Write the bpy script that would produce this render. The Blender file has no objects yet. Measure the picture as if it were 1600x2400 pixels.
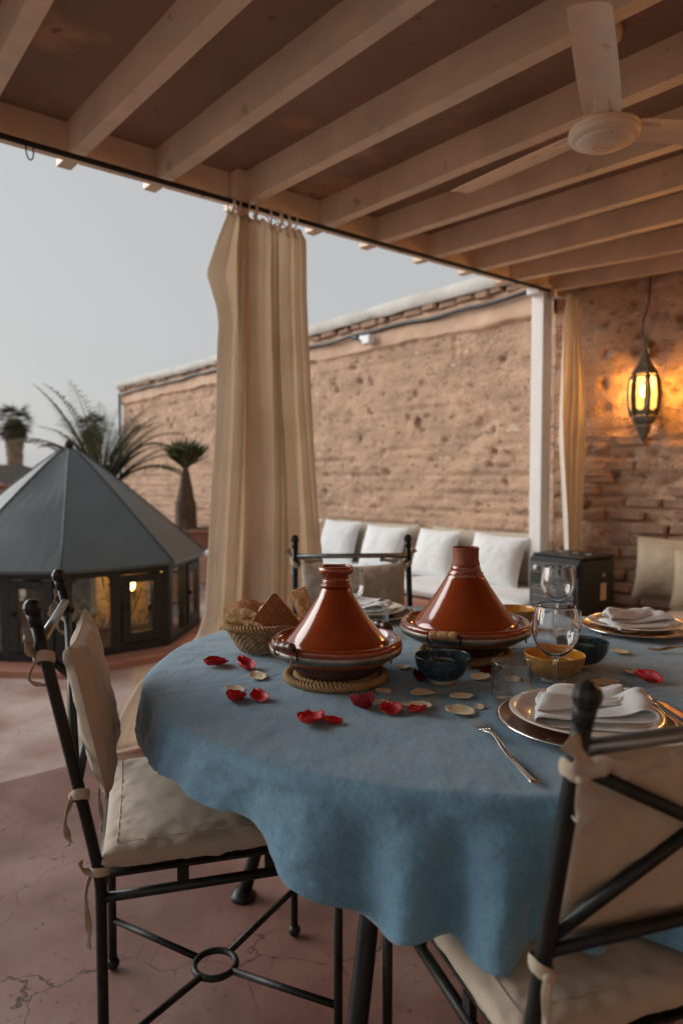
import bpy, math, random
import numpy as np
from mathutils import Vector, Matrix, noise as mnoise
R = math.radians
PI = math.pi
random.seed(7)
rng = np.random.default_rng(7)
S = bpy.context.scene
COL = S.collection

# ------------------------------------------------------------------ camera
cam_data = bpy.data.cameras.new('camera')
cam = bpy.data.objects.new('camera', cam_data)
COL.objects.link(cam)
S.camera = cam
cam.location = (0, 0, 1.22)
cam.rotation_euler = (R(90 - 2.776), 0, 0)
cam_data.sensor_fit = 'VERTICAL'
cam_data.sensor_height = 36.0
cam_data.sensor_width = 24.0
cam_data.lens = 24.75
cam_data.clip_start = 0.05
cam_data.clip_end = 6000
cam_data.dof.use_dof = True
cam_data.dof.focus_distance = 1.5
cam_data.dof.aperture_fstop = 2.9

# ------------------------------------------------------------------ sky, sun, exposure
SUN_AZ = -74.0      # degrees clockwise from the view direction (+Y)
SUN_EL = 20.0
world = bpy.data.worlds.new('World')
S.world = world
world.use_nodes = True
wn = world.node_tree.nodes
wl = world.node_tree.links
wn.clear()
w_out = wn.new('ShaderNodeOutputWorld')
w_bg = wn.new('ShaderNodeBackground')
w_bg.inputs['Strength'].default_value = 0.15
sky = wn.new('ShaderNodeTexSky')
sky.sky_type = 'NISHITA'
sky.sun_disc = False
sky.sun_elevation = R(SUN_EL)
sky.sun_rotation = R(SUN_AZ)
sky.air_density = 1.0
sky.dust_density = 3.0
sky.ozone_density = 1.0
w_hsv = wn.new('ShaderNodeHueSaturation')
w_hsv.inputs['Saturation'].default_value = 0.35
w_mix = wn.new('ShaderNodeMix')          # thin dusk overcast: most of the sky evened out
w_mix.data_type = 'RGBA'
w_mix.inputs['Factor'].default_value = 0.78
w_mix.inputs['B'].default_value = (3.62, 3.66, 3.66, 1)
wl.new(sky.outputs['Color'], w_hsv.inputs['Color'])
wl.new(w_hsv.outputs['Color'], w_mix.inputs['A'])
wl.new(w_mix.outputs['Result'], w_bg.inputs['Color'])
wl.new(w_bg.outputs['Background'], w_out.inputs['Surface'])

sun_data = bpy.data.lights.new('sun', 'SUN')
sun_data.energy = 3.0
sun_data.angle = R(50)
sun_data.color = (1.0, 0.97, 0.93)
sun = bpy.data.objects.new('sun', sun_data)
COL.objects.link(sun)
sun.location = (-20, 10, 15)
_d = Vector((math.sin(R(SUN_AZ)) * math.cos(R(SUN_EL)), math.cos(R(SUN_AZ)) * math.cos(R(SUN_EL)), math.sin(R(SUN_EL))))
sun.rotation_euler = _d.to_track_quat('Z', 'Y').to_euler()

S.view_settings.view_transform = 'Standard'
S.view_settings.look = 'None'
S.view_settings.exposure = 0.0
S.view_settings.gamma = 1.0
S.view_settings.use_curve_mapping = False
S.render.engine = 'CYCLES'
S.cycles.use_denoising = True
S.cycles.max_bounces = 14
S.cycles.diffuse_bounces = 6
S.cycles.transmission_bounces = 12
S.cycles.transparent_max_bounces = 24
S.cycles.sample_clamp_indirect = 6.0
S.cycles.blur_glossy = 0.5

# ------------------------------------------------------------------ mesh helpers
def tag(o, label=None, cat=None, group=None, kind=None):
    if label: o['label'] = label
    if cat: o['category'] = cat
    if group: o['group'] = group
    if kind: o['kind'] = kind
    return o

def thing(name, label, cat, loc=(0, 0, 0), rz=0.0, group=None):
    o = bpy.data.objects.new(name, None)
    COL.objects.link(o)
    o.empty_display_size = 0.05
    o.location = loc
    o.rotation_euler = (0, 0, rz)
    return tag(o, label, cat, group)

class MB:
    """collects vertices and faces; build() links them as ONE mesh object"""
    def __init__(s):
        s.v = []; s.f = []; s.sm = []
    def add(s, verts, faces, smooth=True, M=None):
        b = len(s.v)
        if M is not None:
            verts = [tuple(M @ Vector(p)) for p in verts]
        s.v.extend(tuple(map(float, p)) for p in verts)
        s.f.extend(tuple(i + b for i in q) for q in faces)
        s.sm.extend([smooth] * len(faces))
        return s
    def box(s, c, d, rot=None, bev=0.0, M=None):
        hx, hy, hz = d[0] / 2, d[1] / 2, d[2] / 2
        if bev <= 0:
            V = [(x, y, z) for x in (-hx, hx) for y in (-hy, hy) for z in (-hz, hz)]
            Fc = [(0, 1, 3, 2), (4, 6, 7, 5), (0, 4, 5, 1), (2, 3, 7, 6), (0, 2, 6, 4), (1, 5, 7, 3)]
        else:
            b = min(bev, hx * .9, hy * .9, hz * .9)
            V = []
            for sx in (-1, 1):
                for sy in (-1, 1):
                    for sz in (-1, 1):
                        V += [(sx * hx, sy * (hy - b), sz * (hz - b)), (sx * (hx - b), sy * hy, sz * (hz - b)), (sx * (hx - b), sy * (hy - b), sz * hz)]
            def i(sx, sy, sz, k): return ((sx * 2 + sy) * 2 + sz) * 3 + k
            Fc = [(i(0,0,0,0), i(0,0,1,0), i(0,1,1,0), i(0,1,0,0)), (i(1,0,0,0), i(1,1,0,0), i(1,1,1,0), i(1,0,1,0)),
                  (i(0,0,0,1), i(1,0,0,1), i(1,0,1,1), i(0,0,1,1)), (i(0,1,0,1), i(0,1,1,1), i(1,1,1,1), i(1,1,0,1)),
                  (i(0,0,0,2), i(0,1,0,2), i(1,1,0,2), i(1,0,0,2)), (i(0,0,1,2), i(1,0,1,2), i(1,1,1,2), i(0,1,1,2))]
            for a in (0, 1):
                for c2 in (0, 1):
                    Fc.append((i(a,c2,0,0), i(a,c2,1,0), i(a,c2,1,1), i(a,c2,0,1)))
                    Fc.append((i(a,0,c2,0), i(a,1,c2,0), i(a,1,c2,2), i(a,0,c2,2)))
                    Fc.append((i(0,a,c2,1), i(1,a,c2,1), i(1,a,c2,2), i(0,a,c2,2)))
                    for e in (0, 1):
                        Fc.append((i(a,c2,e,0), i(a,c2,e,1), i(a,c2,e,2)))
        T = Matrix.Translation(c)
        if rot is not None:
            T = T @ rot.to_4x4()
        if M is not None:
            T = M @ T
        return s.add(V, Fc, False, T)
    def tube(s, pts, r, n=10, closed=False, caps=True, flat=1.0, lobes=0, twist=0.0, lob=0.2):
        pts = [Vector(p) for p in pts]
        m = len(pts)
        rr = r if hasattr(r, '__len__') else [r] * m
        V = []; Fc = []
        prev = None
        for k, p in enumerate(pts):
            if closed:
                t = pts[(k + 1) % m] - pts[k - 1]
            else:
                t = pts[min(k + 1, m - 1)] - pts[max(k - 1, 0)]
            if t.length < 1e-9: t = Vector((0, 0, 1))
            t.normalize()
            if prev is None:
                up = Vector((0, 0, 1)) if abs(t.z) < .9 else Vector((1, 0, 0))
                a = up.cross(t).normalized()
            else:
                a = (prev - t * prev.dot(t)).normalized()
            prev = a
            b = t.cross(a)
            for j in range(n):
                th = 2 * PI * j / n
                q = rr[k]
                if lobes:
                    q *= 1 + lob * abs(math.sin(lobes * .5 * (th - twist * k)))
                V.append(p + a * (math.cos(th) * q) + b * (math.sin(th) * q * flat))
        for k in range(m if closed else m - 1):
            for j in range(n):
                a0 = k * n + j; a1 = k * n + (j + 1) % n
                c0 = ((k + 1) % m) * n + j; c1 = ((k + 1) % m) * n + (j + 1) % n
                Fc.append((a0, a1, c1, c0))
        if caps and not closed:
            Fc.append(tuple(reversed(range(n))))
            Fc.append(tuple(range((m - 1) * n, m * n)))
        return s.add(V, Fc)
    def lathe(s, prof, n=48, c=(0, 0, 0), fn=None, closed_prof=False):
        V = []; Fc = []
        m = len(prof)
        for k, (r, z) in enumerate(prof):
            for j in range(n):
                th = 2 * PI * j / n
                if fn:
                    q, zz = fn(r, z, th, k)
                else:
                    q, zz = r, z
                V.append((c[0] + q * math.cos(th), c[1] + q * math.sin(th), c[2] + zz))
        for k in range(m - (0 if closed_prof else 1)):
            k2 = (k + 1) % m
            for j in range(n):
                j2 = (j + 1) % n
                Fc.append((k * n + j, k * n + j2, k2 * n + j2, k2 * n + j))
        return s.add(V, Fc)
    def ball(s, c, r, n=16, m=10, sq=(1, 1, 1), smooth=True):
        prof = []
        V = []; Fc = []
        for k in range(m + 1):
            ph = PI * k / m
            for j in range(n):
                th = 2 * PI * j / n
                V.append((c[0] + r * sq[0] * math.sin(ph) * math.cos(th), c[1] + r * sq[1] * math.sin(ph) * math.sin(th), c[2] - r * sq[2] * math.cos(ph)))
        for k in range(m):
            for j in range(n):
                j2 = (j + 1) % n
                if k == 0: Fc.append((0, (k + 1) * n + j2, (k + 1) * n + j))
                elif k == m - 1: Fc.append((k * n + j, k * n + j2, m * n))
                else: Fc.append((k * n + j, k * n + j2, (k + 1) * n + j2, (k + 1) * n + j))
        return s.add(V, Fc, smooth)
    def grid(s, fn, nu, nv, wrap=False):
        V = []; Fc = []
        for i in range(nu if wrap else nu + 1):
            for j in range(nv + 1):
                V.append(fn(i / nu, j / nv))
        w = nv + 1
        for i in range(nu):
            i2 = (i + 1) % nu if wrap else i + 1
            for j in range(nv):
                Fc.append((i * w + j, i2 * w + j, i2 * w + j + 1, i * w + j + 1))
        return s.add(V, Fc)
    def prism(s, outline, z0, z1, smooth=False, M=None):
        n = len(outline)
        V = [(x, y, z0) for x, y in outline] + [(x, y, z1) for x, y in outline]
        Fc = [tuple(reversed(range(n))), tuple(range(n, 2 * n))]
        Fc += [(i, (i + 1) % n, n + (i + 1) % n, n + i) for i in range(n)]
        return s.add(V, Fc, smooth, M)
    def mesh(s, name, mat=None):
        me = bpy.data.meshes.new(name)
        me.from_pydata(s.v, [], s.f)
        me.polygons.foreach_set('use_smooth', s.sm)
        me.update()
        if mat is not None:
            for mm in (mat if isinstance(mat, (list, tuple)) else [mat]):
                me.materials.append(mm)
        return me
    def build(s, name, mat=None, parent=None, loc=None, solid=0.0, sub=0):
        o = bpy.data.objects.new(name, s.mesh(name, mat))
        COL.objects.link(o)
        if parent is not None: o.parent = parent
        if loc is not None: o.location = loc
        if solid:
            md = o.modifiers.new('thickness', 'SOLIDIFY'); md.thickness = abs(solid); md.offset = 1.0 if solid > 0 else -1.0
        if sub:
            md = o.modifiers.new('smooth', 'SUBSURF'); md.levels = sub; md.render_levels = sub
        return o

def inst(me, name, parent=None, loc=(0, 0, 0), rot=(0, 0, 0), scale=(1, 1, 1)):
    o = bpy.data.objects.new(name, me)
    COL.objects.link(o)
    if parent is not None: o.parent = parent
    o.location = loc; o.rotation_euler = rot; o.scale = scale
    return o

def copy_tree(o, parent=None):
    c = o.copy()
    COL.objects.link(c)
    if parent is not None: c.parent = parent
    for ch in list(o.children):
        copy_tree(ch, c)
    return c

def fbm(x, y, z=0.0, o=3):
    return mnoise.fractal(Vector((x, y, z)), 1.0, 2.0, o)

def spline(pts, n=8, closed=False):
    P = [Vector(p) for p in pts]
    out = []
    m = len(P)
    for i in range(m if closed else m - 1):
        p0 = P[(i - 1) % m] if closed or i > 0 else P[0]
        p1 = P[i]; p2 = P[(i + 1) % m]
        p3 = P[(i + 2) % m] if closed or i + 2 < m else P[-1]
        for k in range(n):
            t = k / n
            out.append(0.5 * ((2 * p1) + (-p0 + p2) * t + (2 * p0 - 5 * p1 + 4 * p2 - p3) * t * t + (-p0 + 3 * p1 - 3 * p2 + p3) * t ** 3))
    if not closed: out.append(P[-1].copy())
    return out

def smoothprof(pts, n=6):
    return [(max(p.x, 0.0), p.z) for p in spline([(r, 0, z) for r, z in pts], n)]

# ------------------------------------------------------------------ materials
def mat(name, col, rough=.6, col2=None, scale=6., var=.25, bump=.0, bscale=40., metal=0., spec=.5, coat=0., sheen=0., detail=4., stretch=(1, 1, 1), rvar=.0, bdist=.01, spots=None, trans=0., ior=1.45, weave=0., sss=0., contrast=(.35, .65), bstretch=None, spots2=None, translucent=0.):
    m = bpy.data.materials.new(name)
    m.use_nodes = True
    nt = m.node_tree; N = nt.nodes; L = nt.links
    N.clear()
    out = N.new('ShaderNodeOutputMaterial')
    p = N.new('ShaderNodeBsdfPrincipled')
    L.new(p.outputs[0], out.inputs[0])
    tc = N.new('ShaderNodeTexCoord')
    mp = N.new('ShaderNodeMapping'); mp.inputs['Scale'].default_value = stretch
    L.new(tc.outputs['Object'], mp.inputs['Vector'])
    nz = N.new('ShaderNodeTexNoise'); nz.inputs['Scale'].default_value = scale; nz.inputs['Detail'].default_value = detail
    L.new(mp.outputs[0], nz.inputs['Vector'])
    rp = N.new('ShaderNodeValToRGB')
    rp.color_ramp.elements[0].position = contrast[0]; rp.color_ramp.elements[1].position = contrast[1]
    c1 = tuple(col) + (1,)
    c2 = (tuple(col2) if col2 else tuple(c * (1 - var) for c in col)) + (1,)
    rp.color_ramp.elements[0].color = c2; rp.color_ramp.elements[1].color = c1
    L.new(nz.outputs['Fac'], rp.inputs['Fac'])
    csock = rp.outputs['Color']
    for sp_ in [q for q in (spots, spots2) if q]:
        sc, scol, lo, hi = sp_
        n2 = N.new('ShaderNodeTexNoise'); n2.inputs['Scale'].default_value = sc; n2.inputs['Detail'].default_value = 5
        L.new(mp.outputs[0], n2.inputs['Vector'])
        mr = N.new('ShaderNodeMapRange'); mr.inputs['From Min'].default_value = lo; mr.inputs['From Max'].default_value = hi
        L.new(n2.outputs['Fac'], mr.inputs['Value'])
        mx = N.new('ShaderNodeMix'); mx.data_type = 'RGBA'
        L.new(mr.outputs[0], mx.inputs['Factor']); L.new(csock, mx.inputs['A'])
        mx.inputs['B'].default_value = tuple(scol) + (1,)
        csock = mx.outputs['Result']
    L.new(csock, p.inputs['Base Color'])
    p.inputs['Roughness'].default_value = rough
    p.inputs['Metallic'].default_value = metal
    p.inputs['Specular IOR Level'].default_value = spec
    p.inputs['Coat Weight'].default_value = coat
    p.inputs['Coat Roughness'].default_value = .06
    p.inputs['Sheen Weight'].default_value = sheen
    p.inputs['Transmission Weight'].default_value = trans
    p.inputs['IOR'].default_value = ior
    if sss:
        p.inputs['Subsurface Weight'].default_value = sss
        p.inputs['Subsurface Radius'].default_value = (.01, .006, .004)
    if rvar:
        mr = N.new('ShaderNodeMapRange'); mr.inputs['To Min'].default_value = rough - rvar; mr.inputs['To Max'].default_value = rough + rvar
        L.new(nz.outputs['Fac'], mr.inputs['Value']); L.new(mr.outputs[0], p.inputs['Roughness'])
    hs = None
    if bump:
        n3 = N.new('ShaderNodeTexNoise'); n3.inputs['Scale'].default_value = bscale; n3.inputs['Detail'].default_value = 6
        if bstretch:
            mb = N.new('ShaderNodeMapping'); mb.inputs['Scale'].default_value = bstretch
            L.new(tc.outputs['Object'], mb.inputs['Vector']); L.new(mb.outputs[0], n3.inputs['Vector'])
        else:
            L.new(mp.outputs[0], n3.inputs['Vector'])
        b = N.new('ShaderNodeBump'); b.inputs['Strength'].default_value = bump; b.inputs['Distance'].default_value = bdist
        L.new(n3.outputs['Fac'], b.inputs['Height'])
        hs = b
    if weave:
        prev = hs
        for ax in ('X', 'Y'):
            w = N.new('ShaderNodeTexWave'); w.bands_direction = ax; w.inputs['Scale'].default_value = weave; w.inputs['Distortion'].default_value = 1.5; w.inputs['Detail'].default_value = 1
            L.new(tc.outputs['Object'], w.inputs['Vector'])
            b = N.new('ShaderNodeBump'); b.inputs['Strength'].default_value = .12; b.inputs['Distance'].default_value = .002
            L.new(w.outputs['Fac'], b.inputs['Height'])
            if prev: L.new(prev.outputs[0], b.inputs['Normal'])
            prev = b
        hs = prev
    if hs: L.new(hs.outputs[0], p.inputs['Normal'])
    if translucent:
        tl = N.new('ShaderNodeBsdfTranslucent'); L.new(csock, tl.inputs['Color'])
        mx = N.new('ShaderNodeMixShader'); mx.inputs[0].default_value = translucent
        L.new(p.outputs[0], mx.inputs[1]); L.new(tl.outputs[0], mx.inputs[2]); L.new(mx.outputs[0], out.inputs[0])
    return m

def glassmat(name, tint=(1, 1, 1), rough=0.0):
    m = bpy.data.materials.new(name); m.use_nodes = True
    p = m.node_tree.nodes['Principled BSDF']
    p.inputs['Base Color'].default_value = tint + (1,)
    p.inputs['Roughness'].default_value = rough
    p.inputs['Transmission Weight'].default_value = 1.0
    p.inputs['IOR'].default_value = 1.46
    return m

def panemat(name, tint=(.9, .93, .92), emit=None, estr=0.0, efac=.35, base=.045, power=4.0):
    """thin window pane: clear with a fresnel reflection"""
    m = bpy.data.materials.new(name); m.use_nodes = True
    nt = m.node_tree; N = nt.nodes; L = nt.links; N.clear()
    out = N.new('ShaderNodeOutputMaterial')
    tr = N.new('ShaderNodeBsdfTransparent'); tr.inputs['Color'].default_value = tint + (1,)
    gl = N.new('ShaderNodeBsdfGlossy'); gl.inputs['Roughness'].default_value = .03
    lw = N.new('ShaderNodeLayerWeight'); lw.inputs['Blend'].default_value = .5
    pw_ = N.new('ShaderNodeMath'); pw_.operation = 'POWER'; pw_.inputs[1].default_value = power
    fr = N.new('ShaderNodeMath'); fr.operation = 'MULTIPLY_ADD'; fr.inputs[1].default_value = .9; fr.inputs[2].default_value = base
    L.new(lw.outputs['Facing'], pw_.inputs[0]); L.new(pw_.outputs[0], fr.inputs[0])
    mx = N.new('ShaderNodeMixShader')
    L.new(fr.outputs[0], mx.inputs[0]); L.new(tr.outputs[0], mx.inputs[1]); L.new(gl.outputs[0], mx.inputs[2])
    last = mx
    if emit:
        em = N.new('ShaderNodeEmission'); em.inputs['Color'].default_value = emit + (1,); em.inputs['Strength'].default_value = estr
        m2 = N.new('ShaderNodeMixShader'); m2.inputs[0].default_value = efac
        L.new(mx.outputs[0], m2.inputs[1]); L.new(em.outputs[0], m2.inputs[2]); last = m2
    L.new(last.outputs[0], out.inputs[0])
    return m

def emitmat(name, col, s):
    m = bpy.data.materials.new(name); m.use_nodes = True
    N = m.node_tree.nodes; N.clear()
    out = N.new('ShaderNodeOutputMaterial'); e = N.new('ShaderNodeEmission')
    e.inputs['Color'].default_value = col + (1,); e.inputs['Strength'].default_value = s
    m.node_tree.links.new(e.outputs[0], out.inputs[0])
    return m

M = {}
M['cream'] = mat('cream_paint', (.80, .66, .52), .5, var=.16, scale=5, bump=.3, bscale=25, rvar=.1, detail=8, spots=(9, (.50, .37, .26), .66, .74), spots2=(30, (.40, .29, .20), .72, .76))
M['ceiling'] = mat('ceiling_board', (.33, .215, .15), .7, col2=(.26, .165, .11), scale=2.5, bump=.15, bscale=30, spots=(1.8, (.44, .27, .155), .60, .66), spots2=(14, (.20, .125, .09), .66, .72))
M['white_paint'] = mat('white_post_paint', (.80, .79, .77), .5, var=.08, scale=6, bump=.1, bscale=30)
M['earth'] = mat('rammed_earth', (.66, .44, .305), .95, col2=(.48, .32, .225), scale=3.0, detail=12, bump=.9, bscale=46, bdist=.028, stretch=(1, 1, 1.9), spots=(13, (.30, .20, .145), .58, .68), spots2=(5.5, (.70, .54, .42), .66, .70), contrast=(.36, .62))
M['plaster'] = mat('earth_plaster', (.66, .46, .335), .9, col2=(.56, .38, .27), scale=2.5, detail=8, bump=.35, bscale=26, stretch=(1, 1, 1.5), spots=(4, (.66, .55, .44), .64, .74))
M['brick'] = mat('old_brick', (.47, .30, .21), .95, col2=(.36, .235, .165), scale=4, detail=8, bump=.7, bscale=40, spots=(3, (.2, .135, .11), .6, .72))
M['coping'] = mat('cement_coping', (.62, .60, .56), .9, col2=(.50, .48, .44), scale=4, detail=8, bump=.5, bscale=30)
M['cable'] = mat('black_conduit', (.035, .037, .04), .45)
M['plastic'] = mat('white_plastic', (.72, .75, .77), .4, var=.06)
M['iron'] = mat('wrought_iron', (.010, .012, .012), .4, col2=(.018, .020, .019), scale=30, bump=.35, bscale=70, bdist=.003, spec=.32, rvar=.1)
M['steel'] = mat('worn_steel_bar', (.30, .31, .31), .35, metal=.85, scale=20, bump=.2, bscale=80, bdist=.002)
M['canvas'] = mat('beige_canvas', (.47, .40, .31), .85, col2=(.40, .34, .26), scale=7, sheen=.25, bump=.25, bscale=55, bdist=.004, weave=900)
M['tan_canvas'] = mat('tan_canvas', (.42, .335, .235), .88, col2=(.35, .275, .19), scale=7, sheen=.2, bump=.3, bscale=40, bdist=.005)
M['curtain'] = mat('curtain_cotton', (.84, .77, .67), .85, col2=(.79, .71, .60), scale=5, sheen=.3, bump=.3, bscale=26, bdist=.006, bstretch=(1, 1, .25), translucent=.46)
M['curtain_white'] = mat('pale_curtain_cotton', (.84, .79, .71), .85, var=.08, scale=5, sheen=.3, bump=.15, bscale=60, bdist=.004, translucent=.35)
M['white_cloth'] = mat('white_cotton', (.74, .76, .77), .85, var=.05, scale=6, sheen=.2, bump=.15, bscale=50, bdist=.004)
M['blue'] = mat('blue_linen', (.135, .285, .405), .85, col2=(.098, .225, .33), scale=140, sheen=.3, bump=.45, bscale=46, bdist=.006, detail=9, contrast=(.3, .7), bstretch=(1, .45, 1))
M['terracotta'] = mat('terracotta_plaster', (.42, .20, .14), .8, col2=(.33, .15, .105), scale=5, bump=.3, bscale=30)
M['tagine'] = mat('glazed_tagine_clay', (.30, .052, .010), .16, col2=(.22, .034, .007), scale=7, coat=.8, bump=.06, bscale=22, bdist=.006, rvar=.07, spots=(18, (.20, .045, .014), .66, .72))
M['clay'] = mat('bare_clay', (.27, .075, .035), .65, var=.25, scale=14, bump=.3, bscale=60, bdist=.004)
M['soot'] = mat('sooty_clay', (.045, .03, .024), .75, col2=(.12, .05, .03), scale=9, bump=.3, bscale=50)
M['band'] = mat('dull_tin_band', (.36, .335, .30), .48, col2=(.2, .18, .155), scale=22, metal=.9, bump=.2, bscale=60, bdist=.002)
M['darkwood'] = mat('dark_turned_wood', (.095, .036, .02), .35, var=.4, scale=12, stretch=(1, 1, 1), coat=.3)
M['palewood'] = mat('pale_turned_wood', (.60, .35, .16), .5, var=.25, scale=18)
M['straw'] = mat('woven_straw', (.46, .31, .17), .75, col2=(.22, .13, .065), scale=60, bump=.4, bscale=160, bdist=.003)
M['rope'] = mat('palm_fibre_rope', (.47, .31, .155), .8, col2=(.33, .205, .095), scale=50, bump=.5, bscale=200, bdist=.003)
M['crumb'] = mat('bread_crumb', (.82, .60, .34), .9, col2=(.72, .48, .24), scale=40, bump=1.0, bscale=120, bdist=.008, detail=8)
M['crust'] = mat('bread_crust', (.36, .145, .05), .75, col2=(.27, .10, .035), scale=22, bump=.8, bscale=110, bdist=.005, spots=(150, (.52, .30, .13), .60, .70), detail=8)
M['bluebowl'] = mat('blue_speckled_glaze', (.016, .034, .045), .16, col2=(.026, .055, .07), scale=40, coat=.6, spots=(210, (.13, .17, .17), .6, .68), detail=2)
M['yellowglaze'] = mat('amber_glaze', (.62, .30, .03), .2, col2=(.50, .22, .02), scale=20, coat=.6)
M['ochre'] = mat('ochre_speckled_glaze', (.40, .22, .065), .3, col2=(.30, .16, .05), scale=60, coat=.3, spots=(230, (.14, .08, .03), .6, .68), detail=2)
M['porcelain'] = mat('ivory_porcelain', (.72, .66, .58), .18, var=.04, coat=.4)
M['charger'] = mat('brown_lacquer_charger', (.115, .032, .014), .18, var=.3, scale=10, coat=.6)
M['silver'] = mat('polished_cutlery_steel', (.62, .60, .57), .16, metal=1., var=.12, scale=12)
M['foot'] = mat('unglazed_foot', (.45, .38, .30), .6)
M['glass'] = glassmat('drinking_glass')
M['petal'] = mat('red_rose_petal', (.60, .008, .012), .42, col2=(.45, .004, .008), scale=60, sheen=.1, sss=.15, bump=.25, bscale=150, bdist=.002)
M['petal_dark'] = mat('dark_rose_petal', (.17, .005, .007), .8, spec=.15, col2=(.12, .004, .006), scale=60)
M['petal_white'] = mat('cream_rose_petal', (.76, .67, .48), .55, col2=(.68, .55, .33), scale=40, sheen=.3, sss=.15, bump=.3, bscale=120, bdist=.002)
M['heater'] = mat('black_heater_enamel', (.018, .02, .021), .45, var=.3, scale=20)
M['heater_grey'] = mat('heater_grey_plate', (.10, .105, .11), .4, var=.2)
M['paper'] = mat('paper_sticker', (.5, .45, .38), .6)
M['roofmetal'] = mat('painted_roof_metal', (.082, .102, .113), .42, col2=(.066, .083, .092), scale=2.5, bump=.12, bscale=4, bdist=.03, rvar=.1, spec=.6)
M['kioskframe'] = mat('black_window_frame', (.017, .020, .020), .5, var=.3, scale=12, bump=.1)
M['pane'] = panemat('window_glass')
M['thin_glass'] = panemat('thin_drinking_glass', (.97, .98, .975), base=.055, power=2.6)
M['beam_wood'] = mat('weathered_brown_wood', (.12, .075, .045), .8, var=.4, scale=6)
M['leaf'] = mat('palm_leaf', (.115, .125, .055), .55, col2=(.07, .08, .034), scale=3, spec=.4, translucent=.25)
M['leaf_dry'] = mat('dry_palm_leaf', (.16, .125, .065), .7, col2=(.09, .075, .04), scale=3)
M['far_leaf'] = mat('far_palm_leaf', (.10, .10, .06), .6, col2=(.06, .062, .04), scale=1, translucent=.3)
M['thatch'] = mat('dark_thatch', (.045, .032, .022), .95, var=.4, scale=4)
M['far_trunk'] = mat('far_palm_trunk', (.30, .22, .15), .9, col2=(.19, .135, .095), scale=3)
M['trunk'] = mat('palm_trunk', (.17, .11, .075), .9, col2=(.09, .06, .042), scale=14, bump=.6, bscale=30)
M['pinkwall'] = mat('pink_plaster', (.45, .245, .18), .9, col2=(.38, .20, .145), scale=3, bump=.2)
M['bulb'] = emitmat('lit_bulb', (1.0, .62, .22), 40.)
M['lampglass'] = panemat('frosted_lamp_glass', (1.0, .86, .6), (1.0, .56, .13), 2.6, .45)
M['brass'] = mat('aged_brass_lantern', (.20, .175, .13), .5, col2=(.11, .10, .08), scale=20, metal=.5, bump=.3, bscale=60, bdist=.003)

# ================================================================== the setting
BV = Vector((.77545, .63141, 0))          # along the roof edge
NV = Vector((-.63141, .77545, 0))         # from the roof edge out to the open terrace
ROD0 = Vector((-1.325, 2.8, 0))
def rp(t, nn=0.0, z=0.0):
    return ROD0 + BV * t + NV * nn + Vector((0, 0, z))

def world_build(mb, name, material, root, **k):
    """vertices were given in world space: shift them into the root's space"""
    l = root.location
    c, s_ = math.cos(-root.rotation_euler.z), math.sin(-root.rotation_euler.z)
    mb.v = [((x - l.x) * c - (y - l.y) * s_, (x - l.x) * s_ + (y - l.y) * c, z - l.z) for x, y, z in mb.v]
    return mb.build(name, material, root, **k)

def floor_material(name, base, second, pale, pale_lo, pale_hi, rough, crack):
    m = mat(name, base, rough, col2=second, scale=2.2, detail=12, bump=.35, bscale=26, bdist=.004, rvar=.12, spots=(1.7, pale, pale_lo, pale_hi), contrast=(.38, .62), spots2=(42, tuple(c * .62 for c in base), .63, .70))
    nt = m.node_tree; N = nt.nodes; L = nt.links
    p = [n for n in N if n.type == 'BSDF_PRINCIPLED'][0]
    tc = [n for n in N if n.type == 'TEX_COORD'][0]
    nz = N.new('ShaderNodeTexNoise'); nz.inputs['Scale'].default_value = 3.0; nz.inputs['Detail'].default_value = 6
    L.new(tc.outputs['Object'], nz.inputs['Vector'])
    add = N.new('ShaderNodeMix'); add.data_type = 'RGBA'; add.blend_type = 'ADD'; add.inputs['Factor'].default_value = .42
    L.new(tc.outputs['Object'], add.inputs['A']); L.new(nz.outputs['Color'], add.inputs['B'])
    vo = N.new('ShaderNodeTexVoronoi'); vo.feature = 'DISTANCE_TO_EDGE'; vo.inputs['Scale'].default_value = 3.6
    L.new(add.outputs['Result'], vo.inputs['Vector'])
    mr = N.new('ShaderNodeMapRange'); mr.inputs['From Min'].default_value = .0; mr.inputs['From Max'].default_value = .011; mr.inputs['To Min'].default_value = 1; mr.inputs['To Max'].default_value = 0
    L.new(vo.outputs['Distance'], mr.inputs['Value'])
    n4 = N.new('ShaderNodeTexNoise'); n4.inputs['Scale'].default_value = 2.2
    L.new(tc.outputs['Object'], n4.inputs['Vector'])
    m4 = N.new('ShaderNodeMapRange'); m4.inputs['From Min'].default_value = .46; m4.inputs['From Max'].default_value = .56
    L.new(n4.outputs['Fac'], m4.inputs['Value'])
    mu = N.new('ShaderNodeMath'); mu.operation = 'MULTIPLY'
    L.new(mr.outputs[0], mu.inputs[0]); L.new(m4.outputs[0], mu.inputs[1])
    mu2 = N.new('ShaderNodeMath'); mu2.operation = 'MULTIPLY'; mu2.inputs[1].default_value = crack
    L.new(mu.outputs[0], mu2.inputs[0])
    old = p.inputs['Base Color'].links[0].from_socket
    mx = N.new('ShaderNodeMix'); mx.data_type = 'RGBA'; mx.inputs['B'].default_value = (.05, .03, .026, 1)
    L.new(mu2.outputs[0], mx.inputs['Factor']); L.new(old, mx.inputs['A']); L.new(mx.outputs['Result'], p.inputs['Base Color'])
    return m
M['floor'] = floor_material('polished_red_floor', (.24, .125, .10), (.165, .08, .064), (.34, .215, .18), .48, .66, .42, 1.0)
M['paving'] = floor_material('weathered_terrace_screed', (.40, .295, .26), (.31, .185, .15), (.50, .40, .36), .46, .60, .6, .5)
M['ground'] = mat('dusty_ground', (.30, .22, .15), .95, var=.3, scale=.02)

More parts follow.
